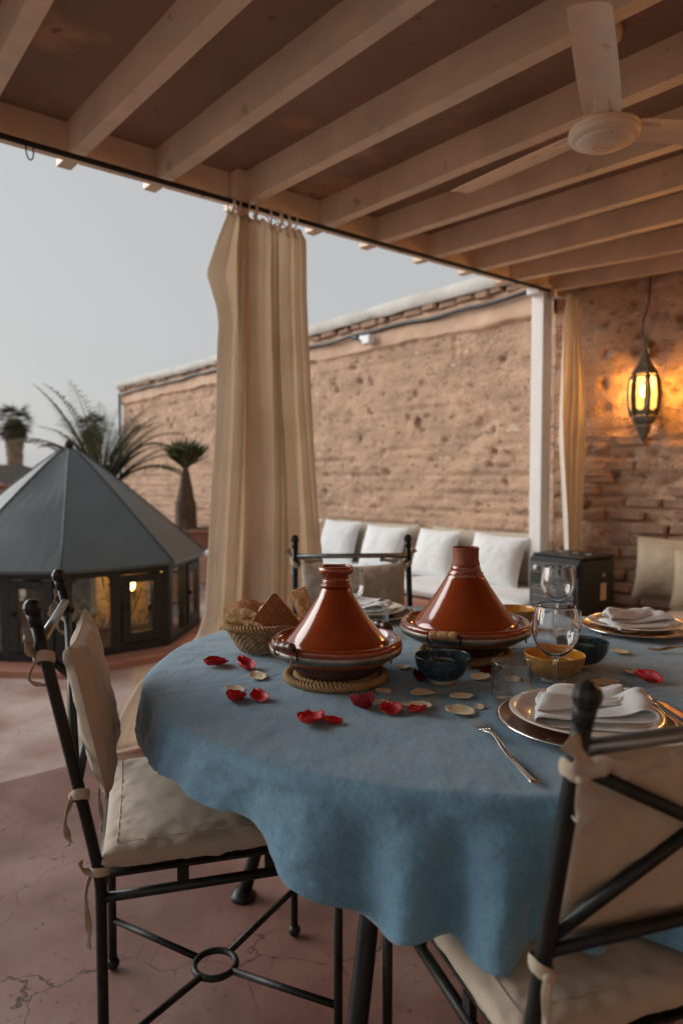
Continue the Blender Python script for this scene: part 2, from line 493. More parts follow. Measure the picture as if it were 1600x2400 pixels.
# ground far below the terrace, reaching the horizon
g = MB(); g.add([(-2500, -2500, -4.5), (2500, -2500, -4.5), (2500, 3500, -4.5), (-2500, 3500, -4.5)], [(0, 1, 2, 3)], False)
tag(g.build('ground', M['ground']), kind='structure')
def slab(name, quad, z, material, thick=.12):
    mb = MB(); mb.prism([(p.x, p.y) for p in quad], z - thick, z)
    return tag(mb.build(name, material), kind='structure')
slab('floor', [rp(-7, -.004), rp(-7, -9), rp(9, -9), rp(9, -.004)], 0.0, M['floor'])
slab('terrace', [rp(-14, .004), rp(9, .004), rp(9, 9.5), rp(-14, 9.5)], -.003, M['paving'])
sub = MB(); sub.prism([(p.x, p.y) for p in (rp(-14, -9), rp(9, -9), rp(9, 9.5), rp(-14, 9.5))], -4.5, -.125)
tag(sub.build('terrace_base', M['pinkwall']), kind='structure')

# ------------------------------------------------------------------ the rammed earth wall
WC = Vector((1.60, 5.28, 0))                      # where it bends behind the white post
DL = Vector((-.622, .783, 0)).normalized()        # run of the open part
DR = Vector((.777, -.629, 0)).normalized()        # run of the part under the roof
NL = Vector((-DL.y, DL.x, 0)); NL = NL if NL.x < 0 else -NL
NR = Vector((DR.y, -DR.x, 0)); NR = NR if NR.x < 0 else -NR
WLEN_L, WLEN_R = 8.45, 4.6
WTOP = 2.74
wall = thing('rammed_earth_wall', 'tall rammed earth wall with pale coping, pitted brown face and eroded brick courses', 'wall', WC)

def vnoise(x, y, seed):
    """numpy value noise on arrays"""
    r = np.random.default_rng(seed).random((256, 256))
    xi = np.floor(x).astype(int); yi = np.floor(y).astype(int)
    fx = x - xi; fy = y - yi
    fx = fx * fx * (3 - 2 * fx); fy = fy * fy * (3 - 2 * fy)
    a = r[xi % 256, yi % 256]; b = r[(xi + 1) % 256, yi % 256]; c = r[xi % 256, (yi + 1) % 256]; d = r[(xi + 1) % 256, (yi + 1) % 256]
    return (a * (1 - fx) + b * fx) * (1 - fy) + (c * (1 - fx) + d * fx) * fy - .5
def vfbm(x, y, seed, o=4):
    s_ = 0; a = 1
    for k in range(o):
        s_ = s_ + a * vnoise(x * 2 ** k + 7 * k, y * 2 ** k + 3 * k, seed + k); a *= .5
    return s_

def wall_relief(t, z, seed, coursed):
    h = .030 * vfbm(t * .9, z * 1.3, seed) + .016 * vfbm(t * 3.2, z * 6, seed + 10) + .011 * vfbm(t * 12, z * 20, seed + 20, 3)
    # lifts of rammed earth and the eroded courses low down
    low = np.clip((1.75 - z) / .4, 0, 1) * coursed
    wob = z + .012 * vfbm(t * 1.2, z * 0 + 1.5, seed + 30)
    c1 = np.abs(((wob / .078) % 1.0) - .5) * 2
    groove = np.clip((c1 - .68) / .32, 0, 1)
    h = h - low * .036 * groove * np.clip(.55 + 2.4 * vfbm(t * 2.3, z * 9, seed + 40), 0, 1.2)
    c2 = np.abs((((z + .02 * vfbm(t * .7, z * 0, seed + 50)) / .46) % 1.0) - .5) * 2
    h = h - .016 * np.clip((c2 - .93) / .07, 0, 1)
    # eroded pits
    pit = vfbm(t * 4.2, z * 6.5, seed + 60, 3)
    h = h - .035 * np.clip(pit - .36, 0, .4) / .25
    pit2 = vfbm(t * 11, z * 16, seed + 70, 3)
    h = h - .030 * np.clip(pit2 - .40, 0, .3) / .2
    return h

def wall_sheet(D, Nn, t0, t1, z0, z1, step, seed, coursed, off, fade_bend):
    nt = int((t1 - t0) / step); nz = int((z1 - z0) / step)
    T, Z = np.meshgrid(np.linspace(t0, t1, nt + 1), np.linspace(z0, z1, nz + 1), indexing='ij')
    h = wall_relief(T, Z, seed, coursed)
    r2 = np.random.default_rng(seed)
    for k in range(34):      # putlog holes and knocked out stones
        ct, cz = r2.uniform(t0 + .3, t1 - .2), r2.uniform(1.2, 2.35)
        w, hh, dd = r2.uniform(.015, .045), r2.uniform(.012, .035), r2.uniform(.03, .09)
        h = h - dd * np.exp(-(((T - ct) / w) ** 4 + ((Z - cz) / hh) ** 4))
    for k in range(9):       # long sloping gouges
        ct, cz, an = r2.uniform(t0 + .3, t1 - .3), r2.uniform(1.1, 2.3), r2.uniform(-.9, .9)
        a = (T - ct) * math.cos(an) + (Z - cz) * math.sin(an); b = -(T - ct) * math.sin(an) + (Z - cz) * math.cos(an)
        h = h - .028 * np.exp(-((a / .16) ** 4 + (b / .02) ** 2))
    h = h * np.clip(np.abs(T - t0) / .06 if fade_bend else 1, 0, 1) + off
    P = np.stack([WC.x + D.x * T + Nn.x * h, WC.y + D.y * T + Nn.y * h, Z], -1).reshape(-1, 3)
    w = nz + 1
    Fc = [(i * w + j, (i + 1) * w + j, (i + 1) * w + j + 1, i * w + j + 1) for i in range(nt) for j in range(nz)]
    mb = MB(); mb.add(P.tolist(), Fc)
    return mb
ws = wall_sheet(DL, NL, 0, WLEN_L, -.1, 2.46, .022, 11, 1.0, .02, True)
world_build(ws, 'earth_face', M['earth'], wall)
ws = wall_sheet(DR, NR, 0, WLEN_R, -.1, WTOP, .022, 57, 1.0, .02, True)
world_build(ws, 'earth_face', M['earth'], wall)
# solid core behind the faces
core = MB()
core.prism([(p.x, p.y) for p in (WC - NL * .03, WC + DL * WLEN_L - NL * .03, WC + DL * (WLEN_L + .04) - NL * .5, WC - NL * .5 + DR * .25)], -4.4, WTOP - .005)
core.prism([(p.x, p.y) for p in (WC - NR * .06 + DR * .06, WC + DR * WLEN_R - NR * .06, WC + DR * WLEN_R - NR * .5, WC - NR * .5)], -4.4, WTOP + .25)
world_build(core, 'wall_core', M['earth'], wall)
# smoother plaster band under the coping of the open part
nt_, nz_ = 330, 16
def band_pt(a, b):
    t = a * (WLEN_L + .02); z = 2.44 + b * .24
    ragged = .035 * fbm(t * 2.2, 3.3, 0) if b < .1 else 0
    h = .052 + .016 * fbm(t * 1.4, z * 2, 5) + .006 * fbm(t * 7, z * 9, 8)
    if b == 0: h -= .05
    p = WC + DL * t + NL * h
    return (p.x, p.y, z + ragged)
bm_ = MB(); bm_.grid(band_pt, nt_, nz_)
world_build(bm_, 'plaster_band', M['plaster'], wall)
# ragged course of brick bits under the coping
bits = []
for k in range(4):
    mb = MB(); mb.box((0, 0, 0), (1, 1, 1), bev=.13)
    mb.v = [tuple(c * (1 + .22 * fbm(x * 2 + k * 5, y * 2, z * 2)) for c in (x, y, z)) for x, y, z in mb.v]
    bits.append(mb.mesh('brick', M['brick']))
t = .12
aL = math.atan2(DL.y, DL.x)
while t < WLEN_L - .1:
    w = random.uniform(.10, .24)
    p = WC + DL * (t + w / 2) + NL * (.01 + random.uniform(-.02, .025)) - WC
    inst(random.choice(bits), 'brick', wall, (p.x, p.y, 2.695 + random.uniform(-.008, .01)), (random.uniform(-.05, .05), random.uniform(-.06, .06), aL + random.uniform(-.06, .06)), (w, .16, random.uniform(.045, .07)))
    t += w + random.uniform(.005, .04)
def cop_pt(a, b):
    t = a * (WLEN_L + .08) - .02
    th = PI * (b * 1.2 - .1)
    cs, sn = math.cos(th), math.sin(th)
    x = -.22 + .315 * math.copysign(abs(cs) ** .45, cs)
    z = 2.735 + max(math.copysign(abs(sn) ** .6, sn), -.12) * .10 + .012 * fbm(t * 1.6, b * 2, 2) + .02 * math.sin(t * .8)
    p = WC + DL * t + NL * (x + .015 * fbm(t * 2.1, b * 3, 9))
    return (p.x, p.y, z)
cp = MB(); cp.grid(cop_pt, 200, 14)
world_build(cp, 'coping', M['coping'], wall, solid=-.02)
# single bricks of the eroded courses under the lantern
brs = []
for k in range(5):
    mb = MB(); mb.box((0, 0, 0), (1, 1, 1), bev=.10)
    mb.v = [tuple(c * (1 + .26 * fbm(x * 2 + k * 9, y * 2, z * 2 + k)) for c in (x, y, z)) for x, y, z in mb.v]
    brs.append(mb.mesh('brick', M['brick']))
aR = math.atan2(DR.y, DR.x)
for row in range(15):
    z = .36 + row * .086
    t = random.uniform(.03, .2)
    while t < 2.3:
        w = random.uniform(.17, .27)
        if random.random() < (.82 if row < 9 else .45 - .07 * (row - 9)):
            p = DR * (t + w / 2) + NR * (-.009 + random.uniform(-.014, .012))
            inst(random.choice(brs), 'brick', wall, (p.x, p.y, z + random.uniform(-.006, .006)), (random.uniform(-.03, .03), random.uniform(-.025, .025), aR + random.uniform(-.03, .03)), (w, .1, random.uniform(.058, .07)))
        t += w + random.uniform(.006, .02)

# conduit along the open wall, with a small flood light on it
cb = MB()
cb.tube([WC + DL * t + NL * (.085 + .008 * math.sin(t * 3)) + Vector((0, 0, 2.625 - .02 * abs(math.sin(t * 1.7)) + .006 * math.sin(t * 9))) for t in np.linspace(.18, WLEN_L - .06, 150)], .018, 8)
q = WC + DL * (WLEN_L - .06) + NL * .09
cb.tube([q + Vector((0, 0, 2.62)), q + Vector((0, 0, 1.4)), q + Vector((0, 0, .05))], .022, 8)
tag(cb.build('conduit', M['cable']), 'black cable conduit running under the coping of the open earth wall', 'cable')
lp = WC + DL * 2.02 + NL * .10 + Vector((0, 0, 2.535))
fl = thing('flood_light', 'small white box lamp fixed to the earth wall under the black conduit', 'wall lamp', lp, aL)
b_ = MB(); b_.box((0, .02, 0), (.12, .07, .09), bev=.012); b_.build('housing', M['plastic'], fl)
b_ = MB(); b_.box((.10, 0, .035), (.06, .05, .05), bev=.01); b_.build('joint', M['plastic'], fl)
b_ = MB(); b_.tube([(.13, 0, .04), (.26, -.01, .06)], .02, 8); b_.build('cable_gland', M['cable'], fl)

# ------------------------------------------------------------------ roof over the table
pg = thing('roof_pergola', 'cream painted wooden terrace roof on a white corner post with close rafters', 'pergola', (1.44, 5.13, 0))
RZ = 2.58       # underside of the rafters
CZ = 2.72       # underside of the ceiling boards
edges = [((-1.220, 2.585), (-.818, 2.074)), ((-1.083, 3.053), (-.253, 2.074)), ((-.779, 3.307), (0, 2.392)), ((0, 3.097), (.7226, 2.293)), ((0, 3.853), (.718, 3.029)),
         ((.272, 4.156), (1.358, 3.029)), ((.609, 4.442), (1.614, 3.398)), ((1.087, 4.556), (1.822, 3.827)), ((1.189, 4.977), (2.059, 4.318)), ((1.550, 5.235), (2.232, 4.682))]
raf = []
for (x0, y0), (x1, y1) in edges:
    d = Vector((x1 - x0, y1 - y0, 0)).normalized()
    p = Vector((x0, y0, 0))
    s_ = ((p - ROD0).dot(NV)) / (-d.dot(NV))     # back to the rod line
    raf.append((p + d * s_, d))
for k in range(1, 9):                          # the same spacing goes on over the viewer
    raf.insert(0, (raf[0][0] - BV * .392, Vector((.643, -.766, 0))))
RW = .062
def raf_pt(i, run, side):
    p, d = raf[i]
    c = Vector((d.y, -d.x, 0));  c = c if c.dot(BV) > 0 else -c
    return p + d * run + c * (-RW if side == 0 else 0.0)
for i, (p, d) in enumerate(raf):
    L0, L1 = -.22, (5.6 if i < len(raf) - 4 else 4.2 - .35 * (i - len(raf) + 4))
    mb = MB()
    o4 = [raf_pt(i, L0, 0), raf_pt(i, L0, 1), raf_pt(i, L1, 1), raf_pt(i, L1, 0)]
    n_ = 24
    V = []; Fc = []
    for k in range(n_ + 1):
        run = L0 + (L1 - L0) * k / n_
        for side, zz in ((0, RZ), (1, RZ), (1, CZ + .02), (0, CZ + .02)):
            q = raf_pt(i, run, side)
            V.append((q.x + .002 * fbm(run * 2, i, zz), q.y + .002 * fbm(run * 2, i + 9, zz), zz + (.004 * fbm(run * 1.3, i * 3, side * 2) if zz == RZ else 0)))
    for k in range(n_):
        for j in range(4):
            Fc.append((k * 4 + j, k * 4 + (j + 1) % 4, k * 4 + 4 + (j + 1) % 4, k * 4 + 4 + j))
    Fc.append((3, 2, 1, 0)); Fc.append((n_ * 4, n_ * 4 + 1, n_ * 4 + 2, n_ * 4 + 3))
    mb.add(V, Fc, False)
    world_build(mb, 'rafter', M['cream'], pg)
for i in range(len(raf) - 1):
    # fascia between two rafters and the ceiling board above
    def onf(i, side, nn):
        p, d = raf[i]
        s_ = nn / d.dot(NV)
        return raf_pt(i, s_, side)
    a0, a1 = onf(i, 1, .085), onf(i + 1, 0, .085)
    b0, b1 = onf(i, 1, .125), onf(i + 1, 0, .125)
    if (a1 - a0).dot(BV) > .03:
        mb = MB(); mb.prism([(a0.x, a0.y), (a1.x, a1.y), (b1.x, b1.y), (b0.x, b0.y)], RZ - .006, CZ - .001)
        world_build(mb, 'fascia', M['cream'], pg)
    a0, a1 = raf_pt(i, -.16, 0), raf_pt(i + 1, -.16, 0)
    b0, b1 = raf_pt(i, 5.5, 0), raf_pt(i + 1, 3.9 if i + 1 >= len(raf) - 4 else 5.5, 0)
    if i >= len(raf) - 4: b0 = raf_pt(i, 3.9, 0)
    mb = MB(); mb.prism([(b0.x, b0.y), (b1.x, b1.y), (a1.x, a1.y), (a0.x, a0.y)], CZ + .001 * (i % 2), CZ + .03)
    world_build(mb, 'ceiling_board', M['ceiling'], pg)
# roof seal against the sky
mb = MB(); mb.prism([(p.x, p.y) for p in (rp(-3.6, .12), rp(-3.6, -5.7), rp(4.6, -5.7), rp(3.9, .12))], CZ + .036, CZ + .07)
world_build(mb, 'roof_deck', M['beam_wood'], pg)
mb = MB(); mb.box((0, 0, 1.30), (.105, .105, 2.6), Matrix.Rotation(math.atan2(BV.y, BV.x), 3, 'Z'), .006)
mb.box((0, 0, 2.55), (.22, .115, .055), Matrix.Rotation(math.atan2(BV.y, BV.x), 3, 'Z'), .006)
mb.build('post', M['white_paint'], pg)
q = rp(1.10, .045)
mb = MB(); mb.box((q.x, q.y, 1.36), (.07, .07, 2.72), Matrix.Rotation(math.atan2(BV.y, BV.x), 3, 'Z'), .005)
world_build(mb, 'post', M['cream'], pg)
for tt in (-1.9, -3.4):
    q = rp(tt, .045); mb = MB(); mb.box((q.x, q.y, 1.36), (.09, .09, 2.72), Matrix.Rotation(math.atan2(BV.y, BV.x), 3, 'Z'), .005)
    world_build(mb, 'post', M['cream'], pg)

# house wall that closes the seating area behind the viewer
hw = thing('house_wall', 'plain ochre house wall closing the roofed seating area behind the viewer', 'wall', rp(.5, -5.9))
mb = MB(); mb.prism([(p.x, p.y) for p in (rp(-4, -5.75), rp(-4, -6.0), rp(6, -6.0), rp(6, -5.75))], -.1, 3.2)
world_build(mb, 'plastered_wall', M['plaster'], hw)

# curtain rod
rodt = thing('curtain_rod', 'long thin black iron curtain rod under the roof edge', 'curtain rod', rp(0, 0, 2.55))
mb = MB(); mb.tube([rp(-3.2, 0, 2.55), rp(0, 0, 2.548), rp(2, 0, 2.546), rp(3.64, 0, 2.55)], .0115, 10)
world_build(mb, 'rod', M['iron'], rodt)
for tt in (.11, .135):
    mb = MB(); c = rp(tt, 0, 2.52)
    mb.tube([c + (NV * .5 + BV * .85) * .020 * math.cos(a) + Vector((0, 0, .034 * math.sin(a))) for a in np.linspace(0, 2 * PI, 20, endpoint=False)], .0028, 6, closed=True)
    if tt < .12: world_build(mb, 'ring', M['iron'], rodt)
for tt in (-.6, .9, 2.2, 3.3):
    mb = MB(); mb.tube([rp(tt, 0, 2.55), rp(tt, .05, 2.556), rp(tt, .088, 2.592)], .006, 6)
    world_build(mb, 'bracket', M['iron'], rodt)

# ------------------------------------------------------------------ curtains
def curtain(name, label, lft, rgt, nfold, amp, seed, nn, matl, ztop, tabs, zb=.012):
    root = thing(name, label, 'curtain', rp((lft(0) + rgt(0)) / 2, nn, 0), math.atan2(BV.y, BV.x))
    NU, NZ = 170, 90
    l0, l1 = lft(.565), lft(ztop)
    def pt(a, b):
        z = zb + (ztop - zb) * b
        l, r = lft(z), rgt(z)
        warp = a + .035 * math.sin(2 * PI * 2.3 * a + seed) * math.sin(PI * a) + .02 * math.sin(z * 2.1 + 6 * a + seed) * math.sin(PI * a)
        ls = l if z < .565 else l0 + (l1 - l0) * (z - .565) / (ztop - .565)
        tt = ls + (r - ls) * warp + (l - ls) * max(0, 1 - a / .20)
        ph = 2 * PI * nfold * (a + .055 * math.sin(7 * a + seed) + .03 * math.sin(17 * a + 2 * seed)) + .7 * math.sin(z * 1.3 + a * 9 + seed) + .5 * fbm(a * 3, z * .9, seed + 5)
        am = amp * (.55 + .45 * min(1, (ztop - z) / .7)) * (.75 + .4 * fbm(a * 6, z * .6, seed))
        y = am * (math.sin(ph) + .22 * math.sin(1.7 * ph + z * 1.2 + seed)) + .006 * fbm(a * 26, z * 1.1, seed + 2)
        y += .03 * math.sin(2.1 * z + 3 * a + seed) * min(1, (ztop - z))
        tt += .22 * am * math.sin(2 * ph + 1.2)
        dz = -.018 * abs(math.sin(PI * nfold * a)) if b > .985 else 0
        p = rp(tt, nn + y, z + dz)
        return tuple(p)
    mb = MB(); mb.grid(pt, NU, NZ)
    world_build(mb, 'panel', matl, root, solid=.002)
    for k, (tt, zt) in enumerate(tabs):
        mb = MB()
        c = rp(tt, 0, 2.53)
        loop = [c + NV * (.022 * math.cos(a)) + Vector((0, 0, .036 * math.sin(a))) + BV * (.012 * math.sin(a * .5 + k)) for a in np.linspace(0, 2 * PI, 16, endpoint=False)]
        mb.tube(loop, .008, 6, closed=True, flat=.35)
        mb.tube([c + Vector((0, 0, -.034)), (c + rp(tt + .01, nn, zt)) / 2 + Vector((0, 0, -.02)), rp(tt + .012, nn, zt - .03)], [.008, .009, .012], 6, flat=.4)
        world_build(mb, 'tab_loop', matl, root)
    return root
def interp(tab):
    zs = [a for a, _ in tab]; vs = [b for _, b in tab]
    return lambda z: float(np.interp(z, zs, vs))
lf = interp([(0, .40), (.06, .41), (.16, .448), (.30, .545), (.38, .72), (.46, .83), (.565, .868), (.75, .878), (1.2, .894), (1.363, .908), (1.77, .934), (1.95, .950), (2.03, .945), (2.184, .895), (2.35, .955), (2.486, 1.01), (2.6, 1.02)])
rg = interp([(0, 1.61), (.806, 1.556), (.945, 1.546), (1.49, 1.519), (2.155, 1.47), (2.45, 1.462), (2.5, 1.43), (2.6, 1.42)])
curtain('curtain', 'tall gathered beige curtain hanging behind the bread basket', lf, rg, 7.2, .034, 1.3, .0, M['curtain'], 2.505, [(1.02, 2.5), (1.06, 2.5), (1.12, 2.5), (1.17, 2.5), (1.25, 2.49), (1.30, 2.49), (1.34, 2.48), (1.39, 2.48)])
lf2 = interp([(0, 3.58), (1.0, 3.59), (1.6, 3.575), (2.15, 3.56), (2.3, 3.55), (2.45, 3.585), (2.6, 3.59)])
rg2 = interp([(0, 3.83), (1.0, 3.81), (1.7, 3.775), (2.2, 3.73), (2.5, 3.715), (2.6, 3.71)])
curtain('curtain', 'narrow pale curtain gathered beside the white corner post', lf2, rg2, 4.0, .024, 4.1, -.165, M['curtain_white'], 2.50, [(3.60, 2.49), (3.625, 2.49), (3.645, 2.49)])

# ------------------------------------------------------------------ glazed roof lantern on the terrace
KC = Vector((-2.04, 5.30, 0))
KA = R(-72.6)
kiosk = thing('roof_lantern', 'low eight-sided glazed skylight kiosk with dark pointed metal roof and ball finial', 'skylight', KC, KA)
def ocorner(r, k): return (r * math.cos(k * PI / 4), r * math.sin(k * PI / 4))
mb = MB()
V = []; Fc = []
for k in range(8):
    for (r, z) in ((1.13, -.002), (1.13, .036), (1.115, .045), (.90, .056), (.86, .056), (.86, -.002)):
        x, y = ocorner(r, k); V.append((x, y, z))
for k in range(8):
    for j in range(6):
        Fc.append((k * 6 + j, ((k + 1) % 8) * 6 + j, ((k + 1) % 8) * 6 + (j + 1) % 6, k * 6 + (j + 1) % 6))
mb.add(V, Fc, False); mb.build('kerb', M['terracotta'], kiosk)
mb = MB(); mb.prism([ocorner(.86, k) for k in range(8)], .002, .03); mb.build('dark_well_floor', M['beam_wood'], kiosk)  # dark sheet added in place of the open, unlit well
# one roof panel, one frame, one sash: shared round the eight sides
def roofpt(r, z, a): return (r * math.cos(a), r * math.sin(a), z)
prof = [(1.0, .622), (1.0, .640), (.80, .817), (.60, .992), (.40, 1.166), (.22, 1.315), (.11, 1.398), (.045, 1.435)]
V = []; Fc = []
n_ = 6
for (r, z) in prof:
    x0, y0 = ocorner(r, 0); x1, y1 = ocorner(r, 1)
    for j in range(n_ + 1):
        f = j / n_
        bul = .010 * math.sin(PI * f) * (r > .1) * math.sin(z * 9)
        V.append((x0 + (x1 - x0) * f, y0 + (y1 - y0) * f, z + bul))
for i in range(len(prof) - 1):
    for j in range(n_):
        Fc.append((i * 7 + j, i * 7 + j + 1, i * 7 + j + 8, i * 7 + j + 7))
pm = MB(); pm.add(V, Fc, False); panel_me = pm.mesh('roof_panel', M['roofmetal'])
sm = MB(); sm.tube([roofpt(r + .002, z + .004, 0) for r, z in prof[1:]], .006, 6, flat=.6); seam_me = sm.mesh('ridge_seam', M['roofmetal'])
soff = MB(); soff.add([ocorner(.86, 0) + (.624,), ocorner(.999, 0) + (.624,), ocorner(.999, 1) + (.624,), ocorner(.86, 1) + (.624,)], [(0, 1, 2, 3)], False); soff_me = soff.mesh('soffit', M['kioskframe'])
# side frame: flat ring parts in the plane of a side
RWL = .955
side = 2 * RWL * math.sin(PI / 8); apo = RWL * math.cos(PI / 8)
def sidebox(mb, f0, f1, z0, z1, th=.045, off=0.0, bev=.004):
    mb.box((apo - th / 2 + off, (f0 + f1 - 1) / 2 * side, (z0 + z1) / 2), (th, (f1 - f0) * side, z1 - z0), bev=bev)
fr = MB()
fr_list = [(0, .095, .056, .618), (.445, .53, .056, .618), (.93, 1, .056, .618)]
for a in fr_list: sidebox(fr, *a)
for f0, f1 in ((.095, .445), (.53, .93)):
    sidebox(fr, f0, f1, .056, .112); sidebox(fr, f0, f1, .575, .618)
# rounded upper corners of the fixed light
for f, s_ in ((.095, 1), (.445, -1)):
    y = (f - .5) * side
    prof_ = [(0, 0)] + [(.045 * (1 - math.cos(a)), .045 * (1 - math.sin(a))) for a in np.linspace(0, PI / 2, 6)]
    poly = [(y + s_ * p[0], .576 - p[1]) for p in [(0, 0), (.045, 0)] + [(.045 - .045 * math.sin(a), .045 - .045 * math.cos(a)) for a in np.linspace(0, PI / 2, 6)][1:]]
    x0, x1 = apo - .04, apo - .004
    m_ = len(poly)
    fr.add([(x0, a, b) for a, b in poly] + [(x1, a, b) for a, b in poly], [tuple(range(m_)), tuple(reversed(range(m_, 2 * m_)))] + [(i, (i + 1) % m_, m_ + (i + 1) % m_, m_ + i) for i in range(m_)], False)
fr_me = fr.mesh('side_frame', M['kioskframe'])
px = MB(); px.box((apo - .025, (.27 - .5) * side, .345), (.006, .36 * side, .48)); fix_me = px.mesh('fixed_pane', M['pane'])
sa = MB()
for f0, f1, z0, z1 in ((.535, .615, .115, .572), (.83, .925, .115, .572), (.615, .83, .115, .185), (.615, .83, .52, .572)):
    sidebox(sa, f0, f1, z0, z1, .03, .012)
sash_me = sa.mesh('sash', M['kioskframe'])
pz = MB(); pz.box((apo - .004, (.7225 - .5) * side, .352), (.005, .23 * side, .345)); sp_me = pz.mesh('pane', M['pane'])
ha = MB(); ha.box((apo + .03, (.565 - .5) * side, .36), (.014, .045, .012), bev=.003); ha.box((apo + .02, (.565 - .5) * side, .36), (.02, .012, .03), bev=.003); ha_me = ha.mesh('handle', M['iron'])
for k in range(8):
    inst(panel_me, 'roof_panel', kiosk, rot=(0, 0, k * PI / 4))
    inst(seam_me, 'ridge_seam', kiosk, rot=(0, 0, k * PI / 4))
    inst(soff_me, 'soffit', kiosk, rot=(0, 0, k * PI / 4))
    a = (k + .5) * PI / 4
    inst(fr_me, 'side_frame', kiosk, rot=(0, 0, a))
    inst(fix_me, 'fixed_pane', kiosk, rot=(0, 0, a))
    s_ = inst(sash_me, 'sash', kiosk, rot=(0, 0, a))
    inst(sp_me, 'pane', s_); inst(ha_me, 'handle', s_)
mb = MB(); mb.lathe([(.05, 1.425), (.04, 1.437), (.022, 1.445)], 16); mb.ball((0, 0, 1.472), .034, 16, 10); mb.build('finial', M['iron'], kiosk)

def blade_leaf(mb, base, d, length, width, droop, n=4, up=Vector((0, 0, 1))):
    """a tapered strap leaf that droops along its length"""
    d = Vector(d).normalized(); s_ = d.cross(up)
    s_ = s_.normalized() if s_.length > 1e-4 else Vector((1, 0, 0))
    V = []; Fc = []
    p = Vector(base); dd = d.copy()
    for k in range(n + 1):
        w = width * math.sin(PI * (.12 + .88 * (1 - k / n))) * (.35 + .65 * (1 - k / n))
        V += [p - s_ * w, p + s_ * w]
        dd = (dd + Vector((0, 0, -droop / n))).normalized()
        p = p + dd * (length / n)
    for k in range(n): Fc.append((2 * k, 2 * k + 1, 2 * k + 3, 2 * k + 2))
    mb.add(V, Fc)
# greenery inside the roof lantern
gr = thing('climbing_plant', 'dark leafy plant growing behind the glass of the skylight kiosk', 'plant', KC + Vector((.05, .05, .03)))
mb = MB()
for k in range(420):
    a, r = random.uniform(0, 2 * PI), .62 * math.sqrt(random.random())
    z = random.uniform(0, .34)
    blade_leaf(mb, (r * math.cos(a), r * math.sin(a), z), (random.uniform(-1, 1), random.uniform(-1, 1), random.uniform(.1, 1.0)), random.uniform(.06, .16), .014, .8, 3)
mb.build('foliage', M['leaf'], gr)
mb = MB()
for k in range(9):
    a = k * .7; mb.tube([(0.3 * math.cos(a), .3 * math.sin(a), 0), (.4 * math.cos(a), .4 * math.sin(a), .18), (.45 * math.cos(a + .2), .45 * math.sin(a + .2), .34)], .006, 5)
mb.build('stem', M['trunk'], gr)
pr_ = thing('added_glow_pier', 'small ochre plastered pier added behind the kiosk glass to catch the lamp glow', 'pier', (-1.78, 5.62, .03), .6)  # added pier, gives the lamp a surface to light behind the panes
mb = MB(); mb.box((0, 0, .27), (.42, .14, .54), bev=.01); mb.build('pier_body', M['plaster'], pr_)
gl = thing('garden_lamp', 'small lit amber lamp glowing inside the skylight kiosk', 'lamp', (-1.52, 5.02, .03))
mb = MB(); mb.lathe([(.035, 0), (.035, .01), (.008, .02), (.008, .36), (.03, .37), (.03, .38), (0, .385)], 14); mb.build('stand', M['iron'], gl)
mb = MB(); mb.ball((0, 0, .425), .042, 14, 10, (1, 1, 1.15)); mb.build('globe', emitmat('amber_globe', (1.0, .58, .16), 14.), gl)
ld = bpy.data.lights.new('lamp_light', 'POINT'); ld.energy = 9.0; ld.color = (1.0, .55, .16); ld.shadow_soft_size = .05
lo = bpy.data.objects.new('lamp_light', ld); COL.objects.link(lo); lo.parent = gl; lo.location = (0, 0, .50)

# ------------------------------------------------------------------ parapet, far house, palms
pw = thing('parapet_wall', 'low pink plastered parapet at the far edge of the terrace', 'wall', (-6.5, 10.6, 0), math.atan2(BV.y, BV.x))
mb = MB(); mb.box((-2.0, 0, .53), (14, .22, 1.06), bev=.02); mb.build('wall', M['pinkwall'], pw)
mb = MB(); mb.box((-2.0, 0, 1.09), (14.02, .30, .055), bev=.015); mb.build('coping', M['terracotta'], pw)

fh = thing('roof_shelter', 'far brown roof shelter with dark thatch above a pink house', 'building', (-15.5, 30, -4.95))
mb = MB(); mb.box((0, 2, 2.5), (9, 6, 5.0)); mb.build('house_wall', M['pinkwall'], fh)
mb = MB()
V = [(-4.2, -1.6, 5.95), (3.4, -1.6, 5.95), (3.4, 3.6, 5.95), (-4.2, 3.6, 5.95), (-2.2, 1, 6.75), (1.4, 1, 6.75)]
mb.add(V, [(0, 1, 5, 4), (1, 2, 5), (2, 3, 4, 5), (3, 0, 4), (3, 2, 1, 0)], False); mb.build('thatch', M['thatch'], fh)
for x in (-3.6, -1.8, 0, 1.8, 2.9):
    for y in (-1.2, 3.2):
        mb = MB(); mb.box((x, y, 5.45), (.16, .16, 1.0)); mb.build('post', M['beam_wood'], fh)
for x in (-3, -.5, 2):
    mb = MB(); mb.box((x, -1.01, 3.0), (.9, .06, 1.2)); mb.build('window', M['kioskframe'], fh)

